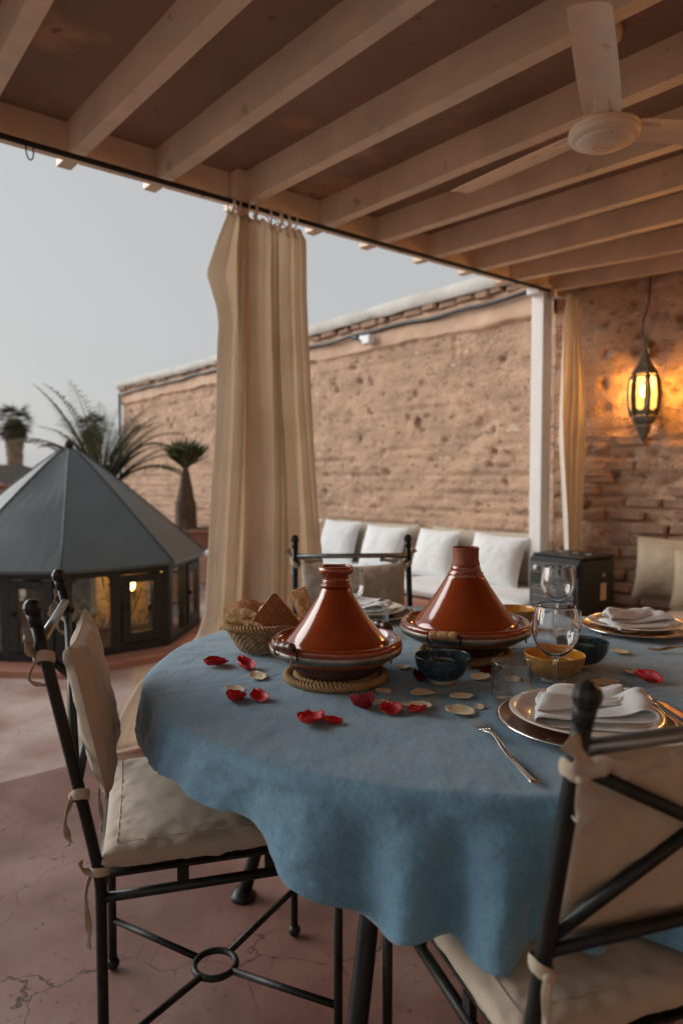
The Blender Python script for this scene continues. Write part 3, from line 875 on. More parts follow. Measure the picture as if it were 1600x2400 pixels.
def fan_leaf(mb, base, d, stalk, size, nb, droop, spread=2.3):
    d = Vector(d).normalized()
    tip = Vector(base) + d * stalk
    side_ = d.cross(Vector((0, 0, 1)));  side_ = side_.normalized() if side_.length > .05 else Vector((1, 0, 0))
    upv = side_.cross(d)
    mb.tube([base, tip], [size * .02, size * .012], 4)
    for k in range(nb):
        a = (k / (nb - 1) - .5) * spread + random.uniform(-.06, .06)
        q = d * math.cos(a) + side_ * math.sin(a) + upv * .12 * random.uniform(-1, 1)
        blade_leaf(mb, tip, q, size * (1 - .12 * abs(a)) * random.uniform(.85, 1.05), size * .085, droop, 3, upv)
def fan_palm(name, label, loc, h, r0, r1, crown, nleaf, group=None):
    root = thing(name, label, 'palm tree', loc, random.uniform(0, 6), group)
    mb = MB()
    prof = [(r0 * 1.2, -.1), (r0, h * .1), (r1 * .95, h * .5), (r1 * .95, h * .72), (r1 * 1.05, h * .80), (r1 * 1.15, h * .92), (r1 * .8, h), (.02, h * 1.01)]
    mb.lathe(smoothprof(prof, 5), 18, fn=lambda r, z, th, k: (r * (1 + .07 * math.sin(9 * th + k * 2.4) + .05 * fbm(th * 3, z * 2, 1)), z))
    mb.build('trunk', M['far_trunk'], root)
    mb = MB()
    for k in range(nleaf):
        a = k * 2.399; e = .95 - 1.75 * (k / nleaf)
        d = (math.cos(a) * math.cos(e), math.sin(a) * math.cos(e), math.sin(e))
        fan_leaf(mb, (0, 0, h * (1.0 - .05 * (k / nleaf))), d, crown * random.uniform(.30, .55), crown * random.uniform(.50, .70), 12, .55)
    mb.build('crown', M['far_leaf'], root)
    mb = MB()
    for k in range(int(nleaf * .45)):      # skirt of dead leaves
        a = k * 2.399; e = -1.0 - .3 * random.random()
        d = (math.cos(a) * math.cos(e), math.sin(a) * math.cos(e), math.sin(e))
        fan_leaf(mb, (math.cos(a) * r1, math.sin(a) * r1, h * (.97 - .09 * random.random())), d, crown * .15, crown * .45, 8, .3)
    mb.build('dead_leaf_skirt', M['leaf_dry'], root)
    return root
fan_palm('fan_palm', 'distant fan palm with thick trunk beside the thatched shelter', (-26.8, 58, -4.5), 10.5, .75, .66, 1.75, 46)
fan_palm('fan_palm', 'smaller distant fan palm behind the kiosk finial', (-20.4, 58, -4.5), 9.9, .66, .58, 1.55, 42)

def feather_frond(mb, base, d, length, droop, wid, n=16, twist=0):
    p = Vector(base); dd = Vector(d).normalized()
    pts = [p.copy()]; dirs = [dd.copy()]
    for k in range(n):
        dd = (dd + Vector((0, 0, -droop / n * (.4 + 1.4 * k / n)))).normalized()
        p = p + dd * (length / n); pts.append(p.copy()); dirs.append(dd.copy())
    mb.tube(pts, [.012 * (1 - .85 * k / n) for k in range(n + 1)], 5)
    for k in range(2, n + 1):
        t_ = dirs[k]; s_ = t_.cross(Vector((0, 0, 1)))
        s_ = s_.normalized() if s_.length > .05 else Vector((1, 0, 0))
        l = wid * math.sin(PI * (.15 + .8 * k / n))
        for sg in (-1, 1):
            for h_ in (0, .5):
                q = pts[k] - t_ * (length / n * h_)
                blade_leaf(mb, q, t_ * .75 + s_ * sg * .8 + Vector((0, 0, .15)), l * random.uniform(.8, 1.1), .021, .5, 2)
fp = thing('feather_palm', 'loose feathery palm leaning in front of the end of the earth wall', 'palm', (-2.75, 8.1, 0))
mb = MB()
for k in range(30):
    a = k * 2.399 + .5
    feather_frond(mb, (0, 0, 1.02), (math.cos(a) * .8 + .15, math.sin(a) * .5, random.uniform(.8, 2.0)), random.uniform(1.0, 1.5), random.uniform(.9, 1.7), .26)
mb.build('crown', M['leaf'], fp)
mb = MB()
for k in range(9):
    a = k * 2.1
    feather_frond(mb, (0, 0, .88), (math.cos(a), math.sin(a), random.uniform(-.1, .5)), random.uniform(.5, .8), 1.6, .17)
mb.build('dry_fronds', M['leaf_dry'], fp)
mb = MB(); mb.lathe(smoothprof([(.13, -.01), (.11, .2), (.09, .55), (.08, .95), (.0, .98)], 5), 14, fn=lambda r, z, th, k: (r * (1 + .12 * math.sin(6 * th + k * 1.7)), z)); mb.build('trunk', M['trunk'], fp)

pp = thing('potted_fan_palm', 'young fan palm with stubby bulging trunk in a terracotta planter', 'palm', (-1.99, 9.0, .56))
mb = MB(); mb.lathe(smoothprof([(.135, -.05), (.14, .08), (.135, .26), (.125, .36), (.112, .37), (.105, .42), (.075, .58), (.05, .72), (.02, .8), (0, .81)], 5), 20, fn=lambda r, z, th, k: (r * (1 + (.09 if z > .37 else .02) * math.sin(7 * th + k * 2.2)), z)); mb.build('trunk', M['trunk'], pp)
mb = MB()
for k in range(20):
    a = k * 2.399; e = 1.4 - .5 * (k / 20)
    fan_leaf(mb, (0, 0, .72), (math.cos(a) * math.cos(e), math.sin(a) * math.cos(e), math.sin(e)), random.uniform(.06, .14), random.uniform(.30, .42), 14, .03, 1.5)
mb.build('crown', M['leaf'], pp)
pl = thing('planter', 'long terracotta planter holding the stubby fan palm', 'planter', (-1.99, 9.0, 0))
mb = MB(); mb.box((0, 0, .28), (.9, .5, .56), bev=.02); mb.box((0, 0, .545), (.96, .56, .05), bev=.015); mb.build('box', M['terracotta'], pl)
mb = MB(); mb.box((0, 0, .572), (.84, .44, .01)); mb.build('soil', M['beam_wood'], pl)
for k, (x, y, h_) in enumerate([(-2.32, 7.6, .95), (-2.05, 8.2, .72), (-2.62, 7.1, .8)]):
    sh = thing('shrub', ['twiggy shrub with sparse leaves below the feathery palm', 'small bush at the foot of the potted fan palm', 'low shrub behind the sloping kiosk roof'][k], 'shrub', (x, y, 0))
    mb = MB(); lf_ = MB()
    for j in range(16):
        a = random.uniform(0, 6.28); l = h_ * random.uniform(.6, 1)
        pts = spline([(0, 0, 0), (.12 * math.cos(a), .12 * math.sin(a), l * .5), (.28 * math.cos(a + .3), .28 * math.sin(a + .3), l)], 5)
        mb.tube(pts, .005, 4)
        for q in pts[4:]:
            for _ in range(3):
                blade_leaf(lf_, q, (random.uniform(-1, 1), random.uniform(-1, 1), random.uniform(-.3, 1)), random.uniform(.04, .09), .014, .5, 2)
    mb.build('branches', M['trunk'], sh); lf_.build('foliage', M['leaf'], sh)

# ------------------------------------------------------------------ soft seating
def pillow(mb, w, h, t, c=.07, p=2.6, q=.55, n=26, wr=.006, seed=0.0, Mx=None):
    """throw pillow in the local XZ plane, thickness along Y"""
    V = []; Fc = []
    for sgn in (-1, 1):
        b = len(V)
        for i in range(n + 1):
            for j in range(n + 1):
                u = -1 + 2 * i / n; v = -1 + 2 * j / n
                T = max(0, 1 - abs(u) ** p) ** q * max(0, 1 - abs(v) ** p) ** q
                x = w / 2 * u * (1 - c * (1 - v * v)); z = h / 2 * v * (1 - c * (1 - u * u))
                y = sgn * t / 2 * T + wr * T ** .5 * (fbm(x * 9 + seed, z * 9, sgn * 2 + seed) + .8 * fbm(x * 24 + seed, z * 24, sgn * 3))
                V.append((x, y, z))
        for i in range(n):
            for j in range(n):
                a = b + i * (n + 1) + j
                qd = (a, a + n + 1, a + n + 2, a + 1)
                Fc.append(qd if sgn < 0 else qd[::-1])
    mb.add(V, Fc, True, Mx)
    return mb
def seam(mb, w, h, c, r, Mx=None, n=20, yoff=0):
    pts = []
    for (a, b) in [((-1, -1), (1, -1)), ((1, -1), (1, 1)), ((1, 1), (-1, 1)), ((-1, 1), (-1, -1))]:
        for k in range(n):
            f = k / n; u = a[0] + (b[0] - a[0]) * f; v = a[1] + (b[1] - a[1]) * f
            p = Vector((w / 2 * u * (1 - c * (1 - v * v)), yoff, h / 2 * v * (1 - c * (1 - u * u))))
            pts.append(Mx @ p if Mx is not None else p)
    mb.tube(pts, r, 6, closed=True)

def boxcushion(mb, w, d, t, wr=.004, n=30, seed=0., Mx=None, puff=.3):
    """seat cushion in local XY, thickness along Z"""
    V = []; Fc = []
    for sgn in (-1, 1):
        b = len(V)
        for i in range(n + 1):
            for j in range(n + 1):
                u = -1 + 2 * i / n; v = -1 + 2 * j / n
                u = math.sin(u * PI / 2) * .5 + u * .5; v = math.sin(v * PI / 2) * .5 + v * .5
                T = max(0, 1 - abs(u) ** 9) ** .4 * max(0, 1 - abs(v) ** 9) ** .4
                dome = puff * (1 - u * u) * (1 - v * v)
                e = max(abs(u), abs(v))
                x = w / 2 * u * (1 - .012 * (1 - v * v)); y = d / 2 * v * (1 - .012 * (1 - u * u))
                z = sgn * t / 2 * T * (1 - puff + dome) + wr * T * (.45 * fbm(x * 7 + seed, y * 7, sgn) + .6 * fbm(x * 30, y * 30 + seed, sgn * 2) * (.2 + e ** 5 * 2.2))
                V.append((x, y, z))
        for i in range(n):
            for j in range(n):
                a = b + i * (n + 1) + j
                qd = (a, a + n + 1, a + n + 2, a + 1)
                Fc.append(qd if sgn > 0 else qd[::-1])
    mb.add(V, Fc, True, Mx)

# bench along the open wall
sofa = thing('garden_bench', 'long low masonry bench with white seat cushions along the open earth wall', 'bench', WC + DL * 2.0 + NL * .42, aL)
# local: x runs along the wall, +y or -y towards the room
sgn_y = 1 if Vector((-math.sin(aL), math.cos(aL), 0)).dot(NL) > 0 else -1
mb = MB(); mb.box((0, 0, .15), (4.7, .72, .30), bev=.02); mb.build('base', M['terracotta'], sofa)
for k, (x, l) in enumerate([(-1.62, 1.42), (-.13, 1.50), (1.42, 1.52)]):
    mb = MB(); boxcushion(mb, l, .70, .12, .006, 30, k * 3.1, Matrix.Translation((x, sgn_y * .02, .362)), .12)
    mb.build('seat_cushion', M['white_cloth'], sofa)
def lean_pillow(name, label, cat, pos, yaw, w, h, t, lean, matl, seed, group=None, roll=0.0):
    """pillow standing on its lower edge; yaw turns its face from -Y"""
    Mx = Matrix.Rotation(-lean, 4, 'X') @ Matrix.Rotation(roll, 4, 'Y') @ Matrix.Translation((0, 0, h / 2))
    r_ = thing(name, label, cat, pos, yaw, group)
    mb = MB(); pillow(mb, w, h, t, seed=seed, Mx=Mx); mb.build('cover', matl, r_)
    mb = MB(); seam(mb, w, h, .07, .0035, Mx); mb.build('seam', matl, r_)
    return r_
yawL = math.atan2(-NL.x, NL.y) + PI       # local -Y looks along NL
yawL = math.atan2(NL.x, -NL.y)
spots = [(.27, .50, .40, 'white throw pillow on the bench next to the black heater'), (.90, .50, .405, 'white throw pillow on the bench behind the taller tagine'),
         (1.54, .55, .40, 'white throw pillow behind the right knob of the chair across the table'), (2.18, .54, .42, 'white throw pillow behind the iron top rail of the chair across the table'), (2.80, .52, .42, 'white throw pillow half hidden by the beige curtain')]
for k, (t, w, h, lab) in enumerate(spots):
    p = WC + DL * (t + .02) + NL * .40
    lean_pillow('throw_pillow', lab, 'pillow', (p.x, p.y, .405), yawL + random.uniform(-.12, .12), w, h, .17, .30, M['white_cloth'], k * 4.7, 'white pillows on the wall bench', random.uniform(-.04, .04))
for k, (t, lab) in enumerate([(.55, 'beige back cushion behind the white pillows beside the post'), (1.85, 'beige back cushion between two white pillows on the bench')]):
    p = WC + DL * t + NL * .20
    lean_pillow('back_cushion', lab, 'cushion', (p.x, p.y, .41), yawL, 1.15, .40, .12, .1, M['canvas'], 30 + k)

# seat under the lantern
so2 = thing('garden_bench', 'masonry bench with beige seat cushion under the wall lantern', 'bench', WC + DR * 1.85 + NR * .42, aR)
sy2 = 1 if Vector((-math.sin(aR), math.cos(aR), 0)).dot(NR) > 0 else -1
mb = MB(); mb.box((.15, 0, .15), (2.3, .72, .30), bev=.02); mb.build('base', M['terracotta'], so2)
mb = MB(); boxcushion(mb, 2.25, .70, .12, .007, 34, 8., Matrix.Translation((.15, sy2 * .02, .362)), .12); mb.build('seat_cushion', M['tan_canvas'], so2)
yawR = math.atan2(NR.x, -NR.y)
for k, (t, off, w, h, ln, lab) in enumerate([(.90, .27, .52, .42, .22, 'beige square cushion leaning on the wall under the lantern'), (1.18, .44, .50, .38, .32, 'smaller beige cushion propped in front of another cushion')]):
    p = WC + DR * t + NR * off
    lean_pillow('beige_cushion', lab, 'cushion', (p.x, p.y, .415), yawR + (.12 if k else -.05), w, h, .16, ln, M['tan_canvas'], 50 + k * 6)

# ------------------------------------------------------------------ gas heater
hx = Vector((.576, -.817, 0)); hy = Vector((.817, .576, 0))
ht = thing('gas_heater', 'black cabinet gas heater standing before the white post', 'heater', Vector((1.22, 4.63, 0)) + hx * .205 + hy * .185, math.atan2(hx.y, hx.x))
mb = MB(); mb.box((0, .01, .39), (.41, .36, .64), bev=.02); mb.build('cabinet', M['heater'], ht)
mb = MB(); mb.box((0, .03, .7185), (.40, .33, .018), bev=.008); mb.build('top_plate', M['heater'], ht)
mb = MB(); mb.box((0, -.176, .64), (.36, .014, .075), bev=.004); mb.build('control_panel', M['heater_grey'], ht)
for x in (-.12, -.03, .06, .14):
    mb = MB(); mb.tube([(x, -.182, .64), (x, -.200, .64)], .016, 12); mb.build('knob', M['plastic' if x < 0 else 'heater_grey'], ht)
mb = MB(); mb.box((0, -.174, .36), (.33, .012, .34), bev=.004); mb.build('burner_panel', M['heater_grey'], ht)
for k in range(7):
    mb = MB(); mb.tube([(-.16, -.186, .22 + k * .047), (.16, -.186, .22 + k * .047)], .004, 6); mb.build('guard_bar', M['steel'], ht)
mb = MB(); mb.box((.2065, .06, .50), (.003, .06, .11)); mb.build('sticker', M['paper'], ht)
mb = MB(); mb.lathe([(.018, 0), (.022, .004), (.0, .006)], 14); o = mb.build('side_badge', M['band'], ht); o.rotation_euler = (0, PI / 2, 0); o.location = (.205, .06, .60)
for x, y in ((-.17, -.13), (.17, -.13), (-.17, .15), (.17, .15)):
    mb = MB(); mb.tube([(x - .012, y, .032), (x + .012, y, .032)], .032, 14); mb.box((x, y, .06), (.02, .03, .03)); mb.build('castor', M['iron'], ht)
for x in (-.12, 0, .1):
    mb = MB(); mb.box((x, .06, .7285), (.045, .02, .004)); mb.build('vent', M['steel'], ht)

# ------------------------------------------------------------------ wall lantern
def lantern(label, pos, rz, watts):
    lt = thing('wall_lantern', label, 'lantern', pos, rz, 'brass wall lanterns')
    NS = 6
    def ring(prof): return [(r, z) for r, z in prof]
    top = MB(); top.lathe([(.0, .36), (.016, .355), (.016, .30), (.010, .285), (.022, .25), (.036, .205), (.050, .175), (.085, .125), (.088, .115), (.080, .105)], NS); top.sm = [False] * len(top.f); top.build('cap', M['brass'], lt)
    bot = MB(); bot.lathe([(.080, -.165), (.086, -.175), (.078, -.20), (.050, -.225), (.054, -.24), (.040, -.27), (.016, -.32), (.0, -.345)], NS); bot.sm = [False] * len(bot.f); bot.build('base_cone', M['brass'], lt)
    # six bulging sides with a long rounded opening
    slot = MB(); bars = MB()
    zs = [-.165, -.11, -.03, .05, .105]; rs = [.080, .096, .104, .099, .080]
    for k in range(NS):
        a0, a1 = 2 * PI * k / NS, 2 * PI * (k + 1) / NS
        am = (a0 + a1) / 2
        bars.tube([(r * math.cos(a0), r * math.sin(a0), z) for r, z in zip(rs, zs)], .011, 6)
        ap = [r * math.cos(PI / NS) for r in rs]
        # plate with pill opening
        def onp(y, z):
            r = float(np.interp(z, zs, ap)); c, s_ = math.cos(am), math.sin(am)
            return (r * c - y * s_, r * s_ + y * c, z)
        hw_ = [r * math.sin(PI / NS) - .004 for r in rs]
        outer = []; inner = []
        NN = 32
        for j in range(NN):
            th = 2 * PI * j / NN
            inner.append((.026 * math.cos(th), -.02 + (.085 if math.sin(th) > 0 else -.085) * 1.0 + .028 * math.sin(th)) if abs(math.sin(th)) > .02 else (.026 * math.cos(th), -.02))
            zz = max(-.163, min(.103, -.03 + .30 * math.sin(th)))
            w_ = float(np.interp(zz, zs, hw_))
            outer.append((max(-w_, min(w_, .2 * math.cos(th))), zz))
        V = [onp(*p) for p in outer] + [onp(*p) for p in inner]
        bars.add(V, [(j, (j + 1) % NN, NN + (j + 1) % NN, NN + j) for j in range(NN)], False)
        pn = MB(); pn.add([tuple(Vector(onp(*p)) * .965) for p in inner], [tuple(range(NN))], False); pn.build('glass_pane', M['lampglass'], lt)
    bars.build('cage', M['brass'], lt)
    mb = MB(); mb.ball((0, 0, .0), .026, 14, 10, (1, 1, 1.6)); mb.build('bulb', M['bulb'], lt)
    mb = MB(); mb.tube([(0, .0, .31), (0, .05, .335), (0, .13, .30)], .009, 8); mb.tube([(0, .128, .24), (0, .128, .35)], .014, 8, flat=.5); mb.build('bracket', M['brass'], lt)
    mb = MB(); mb.tube(spline([(-.005, .10, .30), (-.04, .11, .36), (-.05, .11, .47), (-.015, .12, .62), (-.01, .125, .86)], 6), .006, 6); mb.build('cord', M['darkwood'], lt)
    ld = bpy.data.lights.new('lantern_light', 'POINT'); ld.energy = watts; ld.color = (1.0, .48, .13); ld.shadow_soft_size = .05
    lo = bpy.data.objects.new('lantern_light', ld); COL.objects.link(lo); lo.parent = lt; lo.location = (0, 0, .05)
    return lt
lantern('lit brass wall lantern with tall arched panes over the beige cushions', (2.02, 4.74, 1.80), aR, 40.0)
added_lamp_pos = WC + DR * 2.75 + NR * .16
lantern('assumed lit brass wall lantern, added out of view farther along the wall beyond the beige cushions', (added_lamp_pos.x, added_lamp_pos.y, 1.80), aR, 165.0)  # assumed lamp out of view, added for warm light on ceiling and fan
added_lamp_pos = rp(.9, -5.62)
lantern('added lit brass lantern, assumed on the ochre house wall behind the viewer', (added_lamp_pos.x, added_lamp_pos.y, 1.9), math.atan2(BV.y, BV.x) + PI, 36.0)  # lamp added behind the camera to raise the warm ambient light

# ------------------------------------------------------------------ ceiling fan
fan = thing('ceiling_fan', 'cream ceiling fan with three flat blades and round motor housing', 'ceiling fan', (.887, 2.44, CZ))
FZ = 2.345 - CZ
mb = MB(); mb.lathe(smoothprof([(.0, FZ - .01), (.045, FZ - .008), (.082, FZ + .004), (.092, FZ + .014)], 4) + [(.094, FZ + .014), (.108, FZ + .018), (.115, FZ + .028), (.117, FZ + .034), (.116, FZ + .038), (.109, FZ + .040), (.109, FZ + .044), (.116, FZ + .046), (.114, FZ + .054), (.09, FZ + .060), (.03, FZ + .066), (.0, FZ + .066)], 48); hub = mb.build('motor_housing', M['cream'], fan)
mb = MB(); mb.tube([(.034 * math.cos(a), .022 * math.sin(a), FZ - .0085) for a in np.linspace(0, 2 * PI, 28, endpoint=False)], .002, 6, closed=True); mb.box((0, 0, FZ - .010), (.03, .004, .002)); mb.build('maker_badge', M['palewood'], hub)
mb = MB(); mb.tube([(0, 0, FZ + .09), (0, 0, -.03)], .013, 12); mb.build('down_rod', M['cream'], fan)
mb = MB(); mb.lathe([(.0, 0), (.055, -.001), (.05, -.03), (.02, -.055), (.0, -.056)], 24); mb.build('canopy', M['cream'], fan)
for k in range(3):
    a = R(246.5) + k * 2 * PI / 3
    Mx = Matrix.Rotation(a, 4, 'Z') @ Matrix.Translation((0, 0, FZ + .056)) @ Matrix.Rotation(R(-9), 4, 'X')
    mb = MB()
    V = []; Fc = []
    prof_ = [(.105, .055), (.13, .060), (.30, .062), (.45, .060), (.60, .057), (.665, .054), (.675, .048)]
    for x, w in prof_:
        for y in np.linspace(-w, w, 7):
            V.append((x, y, .006 * (1 - (y / w) ** 2)))
    for i in range(len(prof_) - 1):
        for j in range(6): Fc.append((i * 7 + j, (i + 1) * 7 + j, (i + 1) * 7 + j + 1, i * 7 + j + 1))
    mb.add(V, Fc, False, Mx)
    bl = mb.build('blade', M['cream'], fan, solid=.003)
    mb = MB(); mb.box((.13, 0, .004), (.12, .045, .006), bev=.002, M=Mx); mb.build('blade_arm', M['cream'], bl)

# ================================================================== the table
TC = Vector((.31, 1.775, 0)); TR = .785; TZ = .757
tb = thing('dining_table', 'round dining table with black iron legs under a blue cloth', 'table', TC)
mb = MB(); mb.lathe([(0, .715), (TR - .02, .715), (TR - .008, .722), (TR - .008, .742), (TR - .02, .749), (0, .749)], 72); mb.build('table_top', M['beam_wood'], tb)
for a in (160, 241, 340, 65):
    a = R(a); c, s_ = math.cos(a), math.sin(a)
    mb = MB()
    mb.tube([(r * c, r * s_, z) for r, z in ((.36, .712), (.44, .62), (.505, .48), (.55, .30), (.60, .12), (.632, .012))], [.017, .018, .019, .02, .02, .02], 12)
    lg = mb.build('leg', M['iron'], tb)
    mb = MB(); mb.lathe([(0, 0), (.036, .001), (.038, .01), (.03, .016), (.022, .03), (.0, .03)], 18, c=(.634 * c, .634 * s_, 0)); mb.build('foot_cap', M['iron'], lg)
mb = MB(); mb.tube([(.40 * math.cos(a), .40 * math.sin(a), .66) for a in np.linspace(0, 2 * PI, 48, endpoint=False)], .009, 8, closed=True); mb.build('ring_brace', M['iron'], tb)

# blue cloth -----------------------------------------------------------------
def drop(th):
    d = math.degrees(th) % 360
    return float(np.interp(d, [0, 60, 120, 165, 176, 183, 190, 197, 205, 220, 236, 241, 248, 252, 257, 262, 270, 285, 300, 320, 360], [.17, .15, .14, .11, .115, .125, .09, .095, .08, .074, .082, .142, .17, .188, .184, .198, .185, .19, .19, .18, .17]))
def foldf(th):
    g_ = .60 * math.sin(10 * th + .6 + .6 * math.sin(2 * th)) + .5 * math.sin(15 * th + 2.1 + .5 * math.sin(3 * th)) + .36 * math.sin(24 * th + .8 + .8 * math.sin(5 * th)) + .2 * math.sin(5 * th)
    g_ = g_ - .55 * max(0, -g_ - .15) ** 1.3
    d = ((math.degrees(th) - 264 + 180) % 360) - 180
    w_ = math.exp(-(d / 17) ** 4)
    s1 = math.sin(2 * PI * (d + 264 - 248.25) / 11.5)
    return (1 - .75 * w_) * g_ + w_ * (.62 * s1 - .35 * max(0, -s1) ** 3 - .15)
NT = 420
rings = [(k / 90) * (TR - .024) for k in range(1, 91)]
NTOP = len(rings); NROLL = 7; NDR = 26
creases = [(.42, .2, .9), (1.25, -.15, .7), (-.35, .33, .8), (2.0, .05, .6)]
def topz(x, y):
    z = .0012 * abs(fbm(x * 5 + 2, y * 4, 2.2)) * 2 + .0022 * fbm(x * 3.1, y * 3.1, 1) + .0020 * fbm(x * 8 + y * 5, y * 6 - x * 2, 4) + .0011 * fbm(x * 22, y * 17, 7)
    for a, o, s_ in creases:
        d = x * math.cos(a) + y * math.sin(a) - o
        z += .0034 * s_ * math.exp(-(d / .006) ** 2) - .0022 * s_ * math.exp(-((d - .013) / .01) ** 2)
    return z
V = [(0, 0, .7535)]; Fc = []
for r in rings:
    for j in range(NT):
        th = 2 * PI * j / NT; x, y = r * math.cos(th), r * math.sin(th)
        V.append((x, y, .7535 + topz(x, y)))
for k in range(1, NROLL + 1):
    a = k / NROLL * PI / 2
    for j in range(NT):
        th = 2 * PI * j / NT
        r = TR - .024 + .028 * math.sin(a) + .005 * foldf(th) * k / NROLL
        x, y = r * math.cos(th), r * math.sin(th)
        V.append((x, y, .7535 + topz(x, y) * (1 - k / NROLL) - .024 * (1 - math.cos(a))))
for k in range(1, NDR + 1):
    s_ = k / NDR
    for j in range(NT):
        th = 2 * PI * j / NT
        L_ = drop(th) + .003 * math.sin(29 * th); s_ = k / NDR; sp = L_ * s_ / .2
        f = foldf(th + .05 * s_ * math.sin(4 * th) - .05 * (1 - s_))
        near = .12 + .88 * max(0, math.cos((th - R(278)) * 1.35) if abs(th - R(278)) < 1.6 else 0)
        r = TR + .004 + .034 * sp + (.006 + .054 * sp ** .8) * f * near + .0045 * fbm(th * 14 + sp * 2, sp * 2.5, 3) + .0035 * fbm(th * 40, sp * 7, 6)
        r = max(r, TR - .004)
        V.append((r * math.cos(th), r * math.sin(th), .7295 - (L_ - .008) * s_ + .004 * f * s_))
tot = NTOP + NROLL + NDR
for j in range(NT): Fc.append((0, 1 + j, 1 + (j + 1) % NT))
for k in range(tot - 1):
    b0 = 1 + k * NT; b1 = b0 + NT
    for j in range(NT):
        j2 = (j + 1) % NT
        Fc.append((b0 + j, b1 + j, b1 + j2, b0 + j2))
mb = MB(); mb.add(V, Fc)
cl = mb.build('tablecloth', M['blue'], None, loc=TC, solid=-.0016)
tag(cl, 'dusty blue linen cloth draped over the round table', 'tablecloth')

# ------------------------------------------------------------------ chairs
CW, CD = .215, .23
def ribbon(mb, pts, w, tw=0.0):
    """flat cloth strip along a path, slowly twisting"""
    P = spline(pts, 7); n = len(P)
    V = []; Fc = []
    for k, p in enumerate(P):
        t_ = (P[min(k + 1, n - 1)] - P[max(k - 1, 0)]).normalized()
        sd = t_.cross(Vector((.35, 1, .2))); sd = sd.normalized() if sd.length > .05 else Vector((1, 0, 0))
        sd = Matrix.Rotation(tw * k / n + .25 * math.sin(k * .9), 3, t_) @ sd
        nm = sd.cross(t_)
        ww = w * (.75 + .25 * math.sin(k * .7 + w * 900)) * (.55 if k == 0 else 1)
        for x, z in ((-1, -.0007), (-.33, .0006), (.33, -.0004), (1, .0007), (1, -.0005), (.33, -.0016), (-.33, -.0006), (-1, -.0018)):
            V.append(p + sd * (ww * x) + nm * z)
    for k in range(n - 1):
        for j in range(8): Fc.append((k * 8 + j, k * 8 + (j + 1) % 8, k * 8 + 8 + (j + 1) % 8, k * 8 + 8 + j))
    Fc.append(tuple(range(8))); Fc.append(tuple((n - 1) * 8 + j for j in reversed(range(8))))
    mb.add(V, Fc)
def wrap(mb, c, r, h, tilt, seed):
    """cloth tape wound round an upright, with a small knot behind"""
    def pt(u, v):
        th = 2 * PI * u; q = r + .0016 * math.sin(PI * v) + .0012 * fbm(math.cos(th) * 2 + seed, math.sin(th) * 2, v * 3)
        return (c.x + q * math.cos(th), c.y + q * 1.1 * math.sin(th), c.z + (v - .5) * h + tilt * math.cos(th) + .002 * fbm(th, v, seed))
    mb.grid(pt, 18, 4, wrap=True)
    mb.ball((c.x, c.y - r * 1.15, c.z), .0075, 10, 6, (1.2, .7, 1.0))
